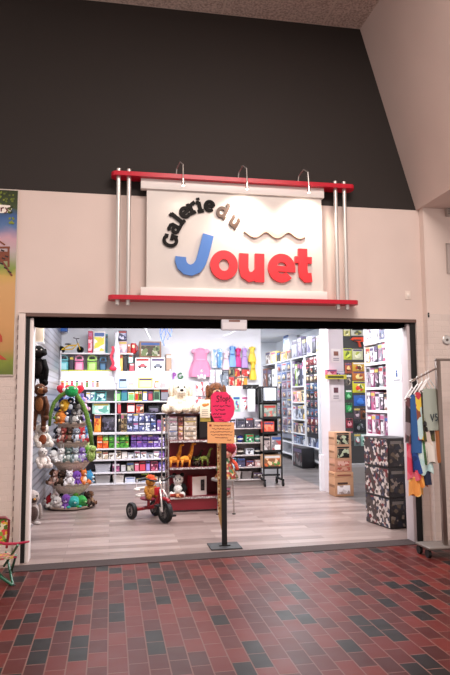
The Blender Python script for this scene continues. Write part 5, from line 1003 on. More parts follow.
for (x0, y0, x1, y1), zi, c, cols, lb in (((262.6, 455, 282, 468), 0, '#c8a07a', ('#d86a34', '#4a8a3c', '#e8c8a0', '#8a5a3c', '#e0a060'), 'colourful picture box in the lowest tray of the black tower rack'), ((263, 437, 270.5, 451), 1, '#b8a8a0', ('#a89a98', '#d8d0cc', '#6a5a5a'), 'greyish toy box in the second tray of the black tower rack'), ((271, 436, 283, 451), 1, '#9a9498', ('#c8c0c0', '#7a7478', '#b0484a'), 'grey box with white note in the second tray of the black tower rack'),
        ((263.4, 421.6, 274.6, 433), 2, '#d8483a', ('#e8604a', '#f08a6a', '#c83a30'), 'bright red box in the third tray of the black tower rack'), ((262.6, 404.6, 277, 418), 3, '#8a9488', ('#9aa89a', '#7a847c', '#c0685c'), 'grey green box in the fourth tray of the black tower rack'), ((264.4, 388, 276.6, 402), 4, '#dfe6f0', ('#e8eef6', '#b8d0ea', '#f2f4f8'), 'white and pale blue box in the top tray of the black tower rack')):
    xa, xb = PY(x0, (y0+y1)/2, CY+.02).x, PY(x1, (y0+y1)/2, CY+.02).x
    q = carton('toy_box', lb, 'toy box', ((xa+xb)/2, CY+.02, czs[zi]+.001), (xb-xa)*.94, .24, min(PY((x0+x1)/2, y0, CY).z-czs[zi], .98*(czs[zi+1]-czs[zi]-.03) if zi < 4 else 9), mat(c, .45), PR(cols, 18))
    if zi == 1 and x0 > 270: MB().box(-.04, -.012, .02, .06, -.004, .12).build('white_note', mat('#f2efec', .5), q)

# ------------------------------------------------------------------ long shelf run in the rear room (faces the left)
RXX = 4.7
def RX(x0, y0, x1, y1, X):
    a, b = PX(x0, (y0+y1)/2, X).y, PX(x1, (y0+y1)/2, X).y; t_, d_ = PX((x0+x1)/2, y0, X).z, PX((x0+x1)/2, y1, X).z
    return (a+b)/2, abs(a-b), d_, t_-d_
RS = thing('long_shelf', 'long white shelf run in the rear room past the square column', 'shelf', (RXX+.2, 9.8, 0))
yb = [PX(x, 400, RXX).y for x in (262, 276, 291.5, 304.5, 318)]
zr = [.15, PX(298, 444, RXX).z, PX(298, 433, RXX).z, PX(298, 419, RXX).z, PX(298, 402, RXX).z, PX(298, 386, RXX).z, PX(298, 357, RXX).z]
MB().box(5.14, yb[-1], 0, 5.18, yb[0], 2.7).build('back_panel', mat('#c8c8d0', .5), RS, world=True)
for i, y in enumerate(yb): MB().box(RXX, y-.025, 0, 5.14, y+.025, zr[6]).build('upright', mat('#eeeef2', .4), RS, world=True)
for b_ in range(4):
    for k, z in enumerate(zr):
        if b_ in (3,) and 0 < k < 6: continue
        if b_ == 1 and 2 < k < 6: continue
        MB().box(RXX+.01, yb[b_+1]+.025, z-.03, 5.14, yb[b_]-.025, z).build('shelf_board', mat('#eeeef2', .4), RS, world=True)
for (x0, x1, y0, c, cols, lb) in ((265, 270, 352, '#c8b8b0', ('#e0d4cc', '#6a4a3a', '#f0ece8'), 'white and brown box on top of the long rear shelf, deepest one'), (270.6, 275.6, 351.6, '#d8c078', ('#e8d8a0', '#c89a40', '#f0e8d0'), 'yellow tan box on top of the long rear shelf'), (276, 279.6, 352.6, '#2c2a26', ('#1c1a18', '#4a463c'), 'black slim box on top of the long rear shelf'), (280, 286, 351.8, '#c8a860', ('#d8c890', '#8a6a3a', '#f0e0b0'), 'straw coloured box on top of the long rear shelf'), (286.4, 290.6, 350.4, '#8a8078', ('#5a5248', '#a89a90'), 'brown grey box on top of the long rear shelf'),
        (291, 296.6, 340, '#9a9aa8', ('#b8b8c4', '#6a6a7c', '#dadae2'), 'tall grey box on top of the long rear shelf'), (297, 301, 337, '#8a80a0', ('#a89ac0', '#5a506e', '#c8c0d4'), 'tall purple grey box on top of the long rear shelf'), (301.4, 305.6, 338.6, '#3c3a4c', ('#2a2838', '#6a687c', '#9a98a8'), 'tall dark blue box on top of the long rear shelf'), (306, 311, 336.6, '#c0bcd0', ('#d0cce0', '#8078a0', '#3a3450'), 'tall lilac box on top of the long rear shelf'), (311.4, 315.4, 337.6, '#1e1c24', ('#16141a', '#4a4858'), 'tall black box on top of the long rear shelf near the column'), (315.8, 319.5, 336, '#d0c8a8', ('#e4dcc0', '#a89860'), 'tall pale yellow box on top of the long rear shelf near the column')):
    yc, w_, z, h_ = RX(x0, y0, x1, 358, RXX+.04)
    zz = zr[6]+.001; carton('toy_box', lb, 'toy box', (RXX+.05, yc, zz), w_*.96, .14, max(.15, PX((x0+x1)/2, y0, RXX+.05).z-zz), mat(c, .45), PR(cols, 9), -PI/2)
yc, w_, z, h_ = RX(283, 336, 289, 352, RXX+.2); carton('toy_box', 'tall white box stacked high on the long rear shelf', 'toy box', (RXX+.2, yc, zr[6]+.32), w_, .25, h_, mat('#e4e6ee', .45), PR(('#e8ecf4', '#c8d0e0', '#9ab0d0'), 9), -PI/2)
carton('toy_box', 'grey box under the tall white box on the long rear shelf', 'toy box', (RXX+.2, yc, zr[6]+.001), w_, .2, .318, mat('#8a8a94', .45), PR(('#9a9aa6', '#5a5a68'), 9), -PI/2)
bays = {  # bay index: shelf -> (n, colours, word)
 (0, 6): (3, (('#8a4a2c', 'brown'), ('#2c2a2a', 'black'), ('#d8d4d0', 'white'))), (0, 5): (3, (('#b0c4d8', 'pale blue'), ('#8a8a9a', 'grey'), ('#d0c8d8', 'lilac'))), (0, 4): (2, (('#6a6a7a', 'slate'), ('#c0b8b0', 'stone'))),
 (2, 6): (5, (('#5a3c6a', 'purple'), ('#9ab84a', 'lime'), ('#1c1a24', 'black'), ('#2a3050', 'navy'), ('#c8c8d8', 'silver'))), (2, 5): (3, (('#e8a0a8', 'pink'), ('#f0b890', 'peach'), ('#e8d8a0', 'cream'))), (2, 4): (5, (('#d8dae4', 'white'), ('#5a5c6c', 'grey'), ('#aab4c8', 'blue grey'), ('#8a8c9a', 'ash'), ('#e8c020', 'yellow'))), (2, 3): (5, (('#b89a84', 'tan'), ('#5a3a3c', 'maroon'), ('#d8c0a0', 'beige'), ('#4a4a5c', 'slate'), ('#a87a64', 'rust'))), (2, 2): (4, (('#6a7a9a', 'steel blue'), ('#9aa8c4', 'light blue'), ('#4a5068', 'dark blue'), ('#c0c8d8', 'pale grey'))), (2, 1): (5, (('#c84a4a', 'red'), ('#e8c040', 'yellow'), ('#5a9a4a', 'green'), ('#e8884a', 'orange'), ('#b8b0d8', 'lavender')))}
BN = ('deepest', 'second', 'third', 'fourth')
for (b_, k), (n_, its) in bays.items():
    y1, y0 = yb[b_]-.03, yb[b_+1]+.03; base = zr[k-1]; top = zr[k]-.035; sp_ = (y1-y0)/n_
    for i, (c, nm) in enumerate(its):
        yc = y1-sp_*(i+.5); hh = (top-base)*random.uniform(.72, .92)
        carton('toy_box', f'{nm} toy box on shelf {("zero","one","two","three","four","five","six")[k]} from the floor, {BN[b_]} rear bay', 'toy box', (RXX+.03, yc, base+.001), sp_*.9, .25, hh, mat(c, .45), PR((c, '#e8e6ec', '#2e2c3a', c), 9), -PI/2, 'boxes in the long rear shelf')
# hanging packs: dark framed figures in the fourth bay and grey packs in the second bay
for b_, ncol, rows, pal, grp in ((3, 3, 9, (('#7a2c34', 'dark red'), ('#1a181e', 'black'), ('#2e3244', 'navy'), ('#5a4a3a', 'bronze'), ('#3a5a7a', 'steel blue')), 'hanging packs in the fourth rear bay'), (1, 3, 8, (('#7c7a8c', 'grey violet'), ('#9a9eac', 'silver grey'), ('#5c6478', 'slate blue'), ('#8a6a7a', 'mauve')), 'hanging packs in the second rear bay')):
    y1, y0 = yb[b_]-.04, yb[b_+1]+.04; sp_ = (y1-y0)/ncol; zt_ = zr[6]-.06; zb_ = zr[1]+.32 if b_ == 3 else .2+.45
    MB().box(4.735, y0, zb_-.1, 4.76, y1, zt_+.02).build('peg_panel', mat('#1f1d24' if b_ == 3 else '#9094a4', .6), RS, world=True)
    rh = (zt_-zb_)/rows
    for r2 in range(rows):
        for i in range(ncol):
            c, nm = pal[(r2//2+i*0+r2) % len(pal)] if b_ == 3 else pal[(r2+i) % len(pal)]
            pack('toy_pack', f'{nm} hanging toy pack, row {("one","two","three","four","five","six","seven","eight","nine")[r2]} from the top, {BN[b_]} rear bay', 'toy pack', (4.735, y1-sp_*(i+.5), zt_-rh*(r2+1)), sp_*.92, rh*.9, mat(c, .5), PR(('#c8c4c0', '#8a3a34', '#d0b48a', c), 14), -PI/2, grp)
for i, (c, nm) in enumerate((('#4a5a8a', 'blue'), ('#c8ccd8', 'silver'), ('#3a4468', 'navy'), ('#7a8ab8', 'periwinkle'), ('#1f7a9a', 'teal'))):
    y1, y0 = yb[3]-.04, yb[4]+.04; sp_ = (y1-y0)/5
    carton('tall_box', f'{nm} tall slim box standing under the dark hanging packs of the rear shelf', 'toy box', (RXX+.06, y1-sp_*(i+.5), zr[1]+.001), sp_*.9, .2, .3, mat(c, .4), PR((c, '#e8eaf2', '#23283c'), 10), -PI/2, 'slim boxes in the rear shelf')
MB().box(RXX+.01, yb[4]+.025, zr[1]-.03, 5.14, yb[3]-.025, zr[1]).build('shelf_board', mat('#eeeef2', .4), RS, world=True)
yc, w_, z, h_ = RX(306, 445, 319, 467, RXX-.3)
carton('bin_carton', 'black and dark red box on the floor before the rear shelf', 'carton', (RXX-.34, 7.75, .003), .75, .3, .46, mat('#161318', .45), PR(('#1a1014', '#5a1420', '#2a2028', '#8a8484'), 10), -PI/2)

# ------------------------------------------------------------------ square column: notices and wall shelf; stack of cartons
CF = 3.6
def notice(name, label, px, Y, sheet, pic, n_lines=2):
    x0, y0, x1, y1 = px; p0, p1 = PY(x0, y1, Y), PY(x1, y0, Y); w_, h_ = p1.x-p0.x, p1.z-p0.z
    t = thing(name, label, 'notice', ((p0.x+p1.x)/2, Y, p0.z)); MB().box(-w_/2, -.006, 0, w_/2, 0, h_, bev=.001).build('paper', mat(sheet, .5), t)
    MB().box(-w_*.25, -.009, h_*.5, w_*.25, -.006, h_*.82, bev=.001).build('picture', mat(pic, .5), t)
    for k in range(n_lines): MB().box(-w_*.3, -.008, h_*(.14+.13*k), w_*.3, -.006, h_*(.2+.13*k)).build('text_line', mat('#8a8088', .5), t)
notice('paper_notice', 'upper paper notice with a small brown picture on the square column', (331.4, 349, 340.4, 362.5), CF, '#e0d6d4', '#8a5a4a')
notice('paper_notice', 'lower paper notice with two dark pictures on the square column', (331.6, 384.6, 340.2, 401), CF, '#e0d6d8', '#6a4048')
xa, xb = PY(324.4, 376, CF-.1).x, PY(345.6, 376, CF-.1).x; zs = PY(335, 377.4, CF-.1).z
t = thing('wall_shelf', 'yellow edged shelf fixed on the square column between two notices', 'shelf', ((xa+xb)/2, CF, zs)); w_ = xb-xa
MB().box(-w_/2, -.14, 0, w_/2, 0, .012).build('shelf_board', WHITE, t); MB().box(-w_/2, -.146, -.03, w_/2, -.14, .045).build('yellow_edge', mat('#c8be3a', .4), t); MB().box(-w_*.38, -.149, -.012, w_*.36, -.146, .022).build('text_band', mat('#4a4a20', .5), t)
for dx in (-.1, .1): MB().prism([(dx-.006, 0, 0), (dx-.006, -.1, 0), (dx-.006, 0, -.08)], (.012, 0, 0)).build('bracket', STEEL, t)
carton('toy_box', 'pink toy box lying on the yellow edged column shelf', 'toy box', ((xa+xb)/2-w_*.17, CF-.12, zs+.013), w_*.5, .1, .12, mat('#c8607a', .45), PR(('#d87a94', '#a83a58', '#f0c0c8'), 18))
carton('toy_box', 'dark purple toy box lying on the yellow edged column shelf', 'toy box', ((xa+xb)/2+w_*.24, CF-.12, zs+.013), w_*.42, .1, .09, mat('#4a3a6a', .45), PR(('#5a4a80', '#2e2648', '#b8a8d0'), 18))
KY = 3.3; kx0, kx1 = PY(335.2, 470, KY).x, PY(352, 470, KY).x; kw = kx1-kx0; kd = .29
zk = [PY(343, y, KY).z for y in (497, 477.4, 472.2, 459.2, 445.6, 432)]; zk[0] = .004
for i, (c, fc, lb) in enumerate((('#b88a68', '#d8ccc8', 'large tan carton with a white picture at the foot of the column stack'), ('#c0906c', '#8a5a40', 'flat tan carton second from the bottom of the stack by the column'), ('#b8846a', '#a84a40', 'tan carton with red print in the middle of the stack by the column'), ('#c29474', '#2c2824', 'tan carton with black window second from the top of the column stack'), ('#c69878', '#332c26', 'tan carton with black window topmost of the stack by the column'))):
    h_ = zk[i+1]-zk[i]; ex = .015 if i < 2 else 0
    t = thing('cardboard_carton', lb, 'carton', ((kx0+kx1)/2, KY-ex, zk[i]+.0005))
    MB().box(-kw/2-ex, 0, 0, kw/2+ex, kd+ex, h_-.001, bev=.005).build('box_body', mat(c, .6), t)
    MB().box(-kw/2-ex-.003, .02, h_*.45, -kw/2-ex, kd*.9, h_*.6).build('packing_tape', mat('#8a6244', .5), t)
    if i == 0: MB().box(-kw*.42, -.004, h_*.12, kw*.34, 0, h_*.58, bev=.002).build('picture', PR(('#d4c6c2', '#e8dedc', '#a89490'), 16), t); MB().box(-kw*.4, -.005, h_*.64, kw*.2, 0, h_*.74).build('label_bar', mat('#4a342c'), t)
    elif i == 1: MB().box(-kw*.4, -.004, h_*.3, kw*.4, 0, h_*.55).build('label_bar', mat('#8a4c3c'), t)
    elif i == 2:
        MB().box(-kw*.34, -.004, h_*.5, kw*.34, 0, h_*.84).build('picture', PR(('#b8584a', '#d8a898', '#8a3428'), 26), t); MB().box(-kw*.38, -.004, h_*.12, kw*.38, 0, h_*.36).build('label_bar', PR(('#a8503e', '#c89480'), 30), t)
    else:
        MB().box(-kw*.36, -.004, h_*.1, kw*.36, 0, h_*.78, bev=.002).build('picture', PR(('#2a2620', '#8a7a64', '#b8c0a0', '#1c1916'), 18), t); MB().box(-kw*.36, -.005, h_*.82, kw*.36, 0, h_*.92).build('label_bar', mat('#221e1c'), t)

# ------------------------------------------------------------------ peg wall of toys seen right of the column
QY = 5.0
PW = thing('peg_wall', 'dark peg wall crowded with hanging toys in the aisle right of the column', 'display panel', (4.62, QY+.05, 0))
MB().box(4.32, QY, .35, 5.02, QY+.06, 3.3).build('panel', mat('#3a3838', .6), PW, world=True)
for x in (4.33, 5.0): MB().box(x-.015, QY-.01, 0, x+.015, QY+.07, 3.3).build('post', BLACK, PW, world=True)
MB().box(4.32, QY-.25, .3, 5.02, QY, .35).build('base_shelf', mat('#a8a4a4', .4), PW, world=True); MB().box(4.32, QY-.25, .0, 5.02, QY, .3).build('plinth', mat('#9a9490', .5), PW, world=True)
def qpack(label, px, c, cols, name='toy_pack'):
    x0, y0, x1, y1 = px; p0, p1 = PY(x0, y1, QY), PY(x1, y0, QY); pack(name, label, 'toy pack', ((p0.x+p1.x)/2, QY, p0.z), p1.x-p0.x, p1.z-p0.z, mat(c, .45), PR(cols, 14), 0, 'toys on the peg wall')
for px, c, cols, lb in (((343.6, 329, 350, 336), '#d8d084', ('#f0e8a0', '#8a8a50', '#fff8d8'), 'pale yellow pack high on the peg wall'), ((351, 329, 364, 335.6), '#c8c8b8', ('#e8e8d8', '#6a6a50', '#d8d060'), 'wide cream pack high on the peg wall'),
        ((343.4, 348.4, 351.6, 359.6), '#b8c040', ('#d8e060', '#e8e4b0', '#5a6a20'), 'lime yellow pack under the orange toy blaster'), ((352.4, 349, 362.6, 359.6), '#c8c8a0', ('#e0e0c0', '#a8b050', '#f4f0d0'), 'cream and lime pack under the orange toy blaster'), ((363.2, 350, 366.4, 360), '#1c1a1a', ('#2a2826', '#5a584a'), 'narrow black pack at the end of the lime packs'),
        ((345, 363, 351.4, 373.4), '#a8503a', ('#d87a4a', '#5a2a20', '#e8c080'), 'rust coloured pack on the peg wall'), ((352.4, 362.4, 365, 371), '#c89a34', ('#e8c850', '#a83a28', '#f0e0a0', '#5a2c1c'), 'upper yellow and red pack on the peg wall'), ((352.4, 371.4, 365, 380.4), '#b86a2c', ('#e0a040', '#8a2a20', '#f0d890'), 'lower orange and red pack on the peg wall'),
        ((345.4, 374.6, 351.4, 386), '#5a5650', ('#8a7a6a', '#3a3634', '#b8a890'), 'grey brown pack on the peg wall'), ((352.6, 381, 366, 392.6), '#c8c02c', ('#e8e040', '#5a7a24', '#d8402c', '#f0f0b0'), 'bright yellow pack at middle height of the peg wall'),
        ((345.6, 390, 351.8, 399.4), '#2a7a44', ('#3aa85a', '#1a4a2a', '#88d098'), 'upper green pack on the peg wall'), ((345.8, 403, 352, 412.4), '#2a8048', ('#3cb060', '#1a4a2a', '#a0dca8'), 'lower green pack on the peg wall'), ((354, 395.4, 366.4, 406), '#2c5aa8', ('#3a78d0', '#1c2c5a', '#c8d8f0'), 'bright blue pack on the peg wall'),
        ((346, 418.4, 352.6, 428), '#8a2a3a', ('#d03a50', '#3a2024', '#e8a0a8'), 'crimson pack low on the peg wall'), ((354, 408, 360, 419), '#5a4a54', ('#8a6a78', '#2a2428', '#c8b0b8'), 'plum grey pack low on the peg wall'), ((360.6, 408, 366.8, 419), '#6a3a24', ('#a86a3c', '#2a1c16'), 'brown pack low on the peg wall'), ((354, 420.4, 366.8, 432), '#1a1c20', ('#24262c', '#3a4a3e', '#7a7c80'), 'black pack low on the peg wall'),
        ((346.2, 431, 353, 441), '#4a5450', ('#6a7a70', '#2c3430'), 'grey pack lowest on the peg wall'), ((354, 433.6, 360.6, 446), '#6a7a78', ('#a8344a', '#c8d4d0', '#4a5a58'), 'grey and crimson pack lowest on the peg wall'), ((361.2, 434, 367, 446), '#8ab0a4', ('#b8d8cc', '#3a6a58', '#e8f2ee'), 'pale green pack lowest on the peg wall')):
    qpack(lb, px, c, cols)
p0 = PY(351, 347, QY-.06); p1 = PY(365.4, 336.6, QY-.06); t = thing('toy_blaster', 'orange and black toy blaster hanging on the dark peg wall', 'toy blaster', ((p0.x+p1.x)/2, QY-.03, p0.z)); w_, h_ = p1.x-p0.x, p1.z-p0.z
MB().prism([(-w_*.5, -.02, h_*.72), (-w_*.3, -.02, h_*.92), (w_*.35, -.02, h_*.95), (w_*.5, -.02, h_*.7), (w_*.5, -.02, h_*.52), (w_*.1, -.02, h_*.5), (-w_*.2, -.02, h_*.58)], (0, .04, 0)).build('blaster_body', mat('#e0461c', .4), t)
MB().prism([(w_*.0, -.016, h_*.52), (w_*.14, -.016, h_*.5), (w_*.24, -.016, h_*.05), (w_*.1, -.016, 0)], (0, .03, 0)).build('grip', mat('#c83c18', .4), t); MB().box(-w_*.3, -.03, h_*.6, w_*.2, .025, h_*.72).build('rail', mat('#2a2222', .4), t); MB().prism([(w_*.35, -.016, h_*.55), (w_*.5, -.016, h_*.55), (w_*.5, -.016, h_*.2), (w_*.42, -.016, h_*.2)], (0, .03, 0)).build('stock', mat('#d8d0c8', .4), t)

# ------------------------------------------------------------------ box shelves beside the entrance, right side
NX = 3.76; ny0, ny1 = 1.47, 2.24
NS = thing('box_shelf', 'white wall shelf with rows of pink toy boxes beside the right end of the entrance', 'shelf', (NX+.2, 1.85, 0))
zn = [PX(378, y, NX).z for y in (434.6, 410.4, 387.2, 362.2, 340.6)]
MB().box(4.16, ny0, 0, 4.2, ny1, 3.2).build('back_panel', mat('#cfcad2', .5), NS, world=True)
for y in (ny0, ny1): MB().box(NX, y-.01, 0, 4.16, y+.01, 3.2).build('side_panel', mat('#dcd8dc', .4), NS, world=True)
for z in zn+[.1]: MB().box(NX-.005, ny0+.01, z-.035, 4.16, ny1-.01, z, bev=.003).build('shelf_board', mat('#eeecf0', .4), NS, world=True)
rows = [(0, (('#9c2c62', 'magenta'), ('#b898a8', 'pale pink'), ('#8a1a3c', 'crimson'), ('#b0a4ac', 'greyish white'), ('#7c3460', 'plum pink'))), (1, (('#5a4660', 'dark plum'), ('#b04a78', 'rose'), ('#c8b8c8', 'lilac grey'), ('#3c3440', 'charcoal'), ('#8a6a54', 'brown'))),
        (2, (('#a8a2a8', 'white'), ('#803060', 'purple pink'), ('#2a2a32', 'black'), ('#98a0a4', 'silver'), ('#8a2c4c', 'raspberry'))), (3, (('#c8b080', 'sand'), ('#d8d8de', 'silver white'), ('#3a3844', 'dark grey'), ('#8a8a98', 'grey'), ('#d05070', 'pink'))), (4, (('#c4ccd8', 'pale blue'), ('#dcdfe8', 'white'), ('#6a7084', 'slate')))]
for k, its in rows:
    top = zn[k+1]-.04 if k < 4 else zn[4]+.42; n_ = len(its); sp_ = (ny1-ny0-.04)/n_
    for i, (c, nm) in enumerate(its):
        carton('toy_box', f'{nm} toy box on the {("lowest", "second", "third", "fourth", "top")[k]} shelf of the white box shelf by the entrance', 'toy box', (NX+.01, ny1-.02-sp_*(i+.5), zn[k]+.001), sp_*.93, .25, (top-zn[k])*random.uniform(.84, .97), mat(c, .4), PR((c, '#d8ccd4', '#2a2030', c, '#8a6a80'), 22), -PI/2, 'boxes on the white box shelf', win=('#e8e4ea' if (i+k) % 2 else False))
x0, x1 = PY(389, 480, .72).x, PY(411, 480, .72).x
for i, nm in enumerate(('lowest', 'middle', 'top')):
    t = thing('racing_set_box', f'{nm} of three big dark boxes with white printed sides stacked by the right wall', 'carton', (x0+.175*math.cos(.14), .72+.175*math.sin(.14), .004+.368*i), .14); w_ = .35; d_ = .56; h_ = .366
    MB().box(-w_/2, 0, 0, w_/2, d_, h_, bev=.005).build('box_body', mat('#1a1517', .4), t)
    MB().box(-w_*.46, -.003, h_*.06, w_*.46, 0, h_*.9).build('front_picture', PR(('#191416', '#2c2426', '#191416', '#5a4c3c', '#20202c', '#191416', '#7a6e64'), 22), t)
    MB().box(-w_*.4, -.005, h_*.8, w_*.05, -.003, h_*.9).build('title_band', mat('#6a6460', .4), t)
    F3 = (Vector((-w_/2, 0, 0)), Vector((0, -1, 0)), V, Vector((-1, 0, 0)))
    MB().box(-w_/2-.003, .01, h_*.04, -w_/2, d_-.01, h_*.96).build('side_picture', PR(('#a89c96', '#2a2020', '#c8bcb6', '#4a3c38', '#6a2428', '#2c3248', '#3a2e2c', '#b8aca6'), 26), t)
    pts = [(-d_+.03+.02*q, h_*(.55+.35*math.sin(q*.35+.5))) for q in range(12)]
    MB().ribbon([(p[0], p[1]*.9) for p in pts], .07, (Vector((-w_/2-.003, 0, 0)), Vector((0, 1, 0))*-1, V, Vector((-1, 0, 0))), .002).build('printed_track', mat('#3f3634', .4), t)
notice('paper_notice', 'white notice with a blue figure on the white wall above the dark boxes', (393.6, 365.6, 401, 383), 1.2, '#eef0f4', '#3a5a90') if False else None
yc, w_, z, h_ = RX(392.6, 364.6, 401.6, 382, 3.735)
t = thing('paper_notice', 'white notice with a small blue figure on the white wall above the dark boxes', 'notice', (3.735, yc, z), -PI/2)
MB().box(-w_/2, -.006, 0, w_/2, 0, h_, bev=.001).build('paper', mat('#eef0f4', .5), t); MB().ell((0, -.008, h_*.62), (w_*.1, .003, h_*.07)).box(-w_*.1, -.009, h_*.3, w_*.1, -.006, h_*.54).build('blue_figure', mat('#3a5a90', .5), t); MB().box(-w_*.35, -.008, h_*.08, w_*.35, -.006, h_*.14).build('text_line', mat('#8a8a94', .5), t)

# ------------------------------------------------------------------ clothes rack in front of the right pier
RKX, RKY = 3.362, -.58
RK = thing('clothes_rack', 'chrome clothes rack with a sloping arm and wheeled base at the right edge', 'clothes rack', (RKX+.2, RKY, 0))
def wl(p): return Vector(p)-RK.location
MB().box(3.135-RKX-.2, -.1, .085, .75, .2, .112, bev=.012).build('base_tray', mat('#7d736d', .4, .6), RK)
for x, y in ((3.13-RKX-.17, -.03), (3.13-RKX-.17, .15), (.7, -.03), (.7, .15)):
    w_ = MB().cyl((x-.015, y, .043), (x+.015, y, .043), .043).build('castor', BLACK, RK); MB().cyl((x, y, .043), (x, y, .09), .012).build('castor_stem', STEEL, w_)
zt = PY(443, 361, RKY).z
MB().box(-.22, -.022, .118, -.175, .022, zt, bev=.003).build('post', mat('#8a7c74', .3, .8), RK); MB().box(-.22, -.022, zt, .72, .022, zt+.025, bev=.003).build('top_bar', mat('#8a7c74', .3, .8), RK); MB().box(.68, -.022, .118, .72, .022, zt, bev=.003).build('post', mat('#8a7c74', .3, .8), RK)
A0 = Vector((RKX-.01, RKY, PY(441, 368, RKY).z)); A1 = PY(411, 381.5, RKY)
MB().tube([A0-RK.location, A1-RK.location], .011).ell(A1-RK.location, .015).build('sloping_arm', CHROME, RK)
garm = [ # fraction along the arm (0 = low end), drop length, half width, colours, label, lower colour
 (.03, .30, .8, .13, ('#3a2a2c', '#6a4044', '#8a7a80'), 'dark grey and maroon garment at the low end of the sloping arm', ('#d8405a', '#e0687a')),
 (.24, .26, .76, .15, ('#2c5c98', '#5a7aa0', '#8ab0c8'), 'blue garment with navy lower half second on the sloping arm', ('#12306e', '#1c428a')),
 (.42, .2, .8, .15, ('#8a4a34', '#c83a4a', '#e8c84a', '#c0dcdc'), 'bright patterned garment with pale blue skirt in the middle of the sloping arm', ('#b8dcdc', '#d0e8e4')),
 (.58, .2, .72, .13, ('#4a4a20', '#2c2418', '#6a7a2c'), 'olive and dark brown leafy garment on the sloping arm', ('#3c5a34', '#4a7a4c')),
 (.68, .2, .74, .14, ('#a8b0a4', '#ccd4c8', '#a8b4a4'), 'pale sage shirt with dark letters nearest the rack post', ('#e4ddd4', '#d8c8bc'))]
for i, (f, _, ln, hw, cols, lb, low) in enumerate(garm):
    P0 = A1.lerp(A0, f); nth = ('first', 'second', 'third', 'fourth', 'fifth')[i]
    h = thing('clothes_hanger', f'white plastic hanger, {nth} from the low end of the sloping arm', 'hanger', (P0.x, P0.y, P0.z), 0, 'white hangers'); rot = math.radians(27)
    h.rotation_euler = (0, 0, rot); hz = -.19
    MB().tube([(.016*math.cos(a), 0, .016*math.sin(a)+.004) for a in [-.6+.4*k for k in range(10)]] + [(0, 0, -.035), (0, 0, -.06)], .0045, n=6).build('hook', WHITE, h)
    MB().tube([(0, 0, -.06), (-hw, 0, hz), (-hw*.9, 0, hz-.012), (hw*.9, 0, hz-.012), (hw, 0, hz)], .008, n=6, closed=True).build('hanger_frame', WHITE, h)
    g = thing('hanging_garment', lb, 'garment', (P0.x, P0.y, P0.z+hz-ln), rot)
    def cloth(z0, z1, w0, w1, m, nm, fold, n=26, th=.03, hem=0):
        mb = MB(); K = 8; vs = []
        for j in range(K+1):
            q = j/K; ww = w0+(w1-w0)*q; zz = z0+(z1-z0)*q
            for k in range(n):
                a = 2*PI*k/n; fz = fold*(q)*math.sin(a*5+i*2); vs.append((ww*math.cos(a)+fz*.6, (th+.02*q)*math.sin(a)+fz, zz+(hem*math.sin(a*4+i) if j == K else 0)))
        mb.quadmesh(vs, [(j*n+k, j*n+(k+1) % n, (j+1)*n+(k+1) % n, (j+1)*n+k) for j in range(K) for k in range(n)] + [tuple(range(n)), tuple(range((K+1)*n-1, K*n-1, -1))]); return mb.build(nm, m, g, smooth=70)
    cut = {0: .45, 1: .25, 2: .42, 3: .3, 4: .45}[i]
    cloth(ln+.02, ln*cut, hw*.85, hw*.95, PR(cols, 9, .7) if i not in (1, 4) else mat(cols[0], .7), 'upper_cloth', .014)
    cloth(ln*cut+.01, 0 if i != 1 else .0, hw*.93, hw*.8 if i != 4 else hw*.7, PR(low, 7, .7), 'lower_cloth', .022, hem=.02)
    if i == 0: cloth(.02, -.16, hw*.8, hw*.7, PR(('#f0c070', '#f4e0a8', '#e89a4c'), 6, .7), 'orange_hem', .02, hem=.02)
    if i == 1: cloth(.02, -.14, hw*.6, hw*.45, PR(('#e08a3c', '#f0a850'), 6, .7), 'orange_hem', .02, hem=.02)
    if i == 2:
        for q, (dx, dz) in enumerate(((-.05, .62), (.04, .6), (-.02, .55))): MB().ell((dx, -.05, ln*dz), (.03, .012, .03), u=10, v=6).build('black_button', mat('#151214', .4), g)
        cloth(.02, -.12, hw*.5, hw*.4, mat('#1d2440', .7), 'navy_hem', .015)
    if i == 4:
        fg = (Vector((0, -.052, ln*.62)), Vector((1, 0, 0)), V, Vector((0, -1, 0)))
        MB().ribbon([(-.07, .04), (-.045, -.03), (-.015, .04)], .013, fg, .003).build('dark_letter', mat('#24303c', .6), g); MB().ribbon([(.045, .036), (.02, .04), (.012, .02), (.045, .0), (.045, -.02), (.01, -.028)], .012, fg, .003).build('dark_letter', mat('#24303c', .6), g)
        MB().prism([(.03, -.05, ln*.44), (.1, -.05, ln*.44), (.08, -.06, .02), (.05, -.06, 0)], (0, .03, 0)).build('brown_sash', mat('#a8683c', .7), g)

# ------------------------------------------------------------------ child's folding chair at the left edge
ch = PZ(14, 588, 0)
FC = thing('folding_chair', 'small folding chair with bright flower fabric and green frame at the left wall', 'chair', (-1.07, -.52, 0))
GRN = mat('#12583a', .35); PNK = mat('#c0204c', .4)
def cp(x, y, Y): return PY(x, y, Y)-FC.location
Yn, Yf = -.72, -.34
fl = PR(('#e8d8a0', '#d84a4a', '#e8b83a', '#8aa83c', '#e8e0c0', '#5a7a2c'), 34, .7)
bk_ = [cp(-12, 517, Yf), cp(8, 518.6, Yf), cp(7.4, 545, Yf+.02), cp(-12, 545, Yf+.02)]
MB().prism(bk_, (0, .012, 0)).build('back_fabric', fl, FC)
MB().tube([cp(-14, 517.6, Yf), cp(6, 517.6, Yf), cp(9, 520, Yf), cp(8.6, 534, Yf), cp(6.6, 548, Yf+.02)], .012).build('back_frame', mat('#7a1626', .4), FC)
MB().prism([cp(-14, 556, Yf), cp(8, 552.4, Yf), cp(17, 556, Yn), cp(-8, 560, Yn)], (0, 0, -.015)).build('seat_fabric', PR(('#a8305a', '#c8a84a', '#b8505a', '#c8c0a0', '#5a7a3c'), 34, .7), FC)
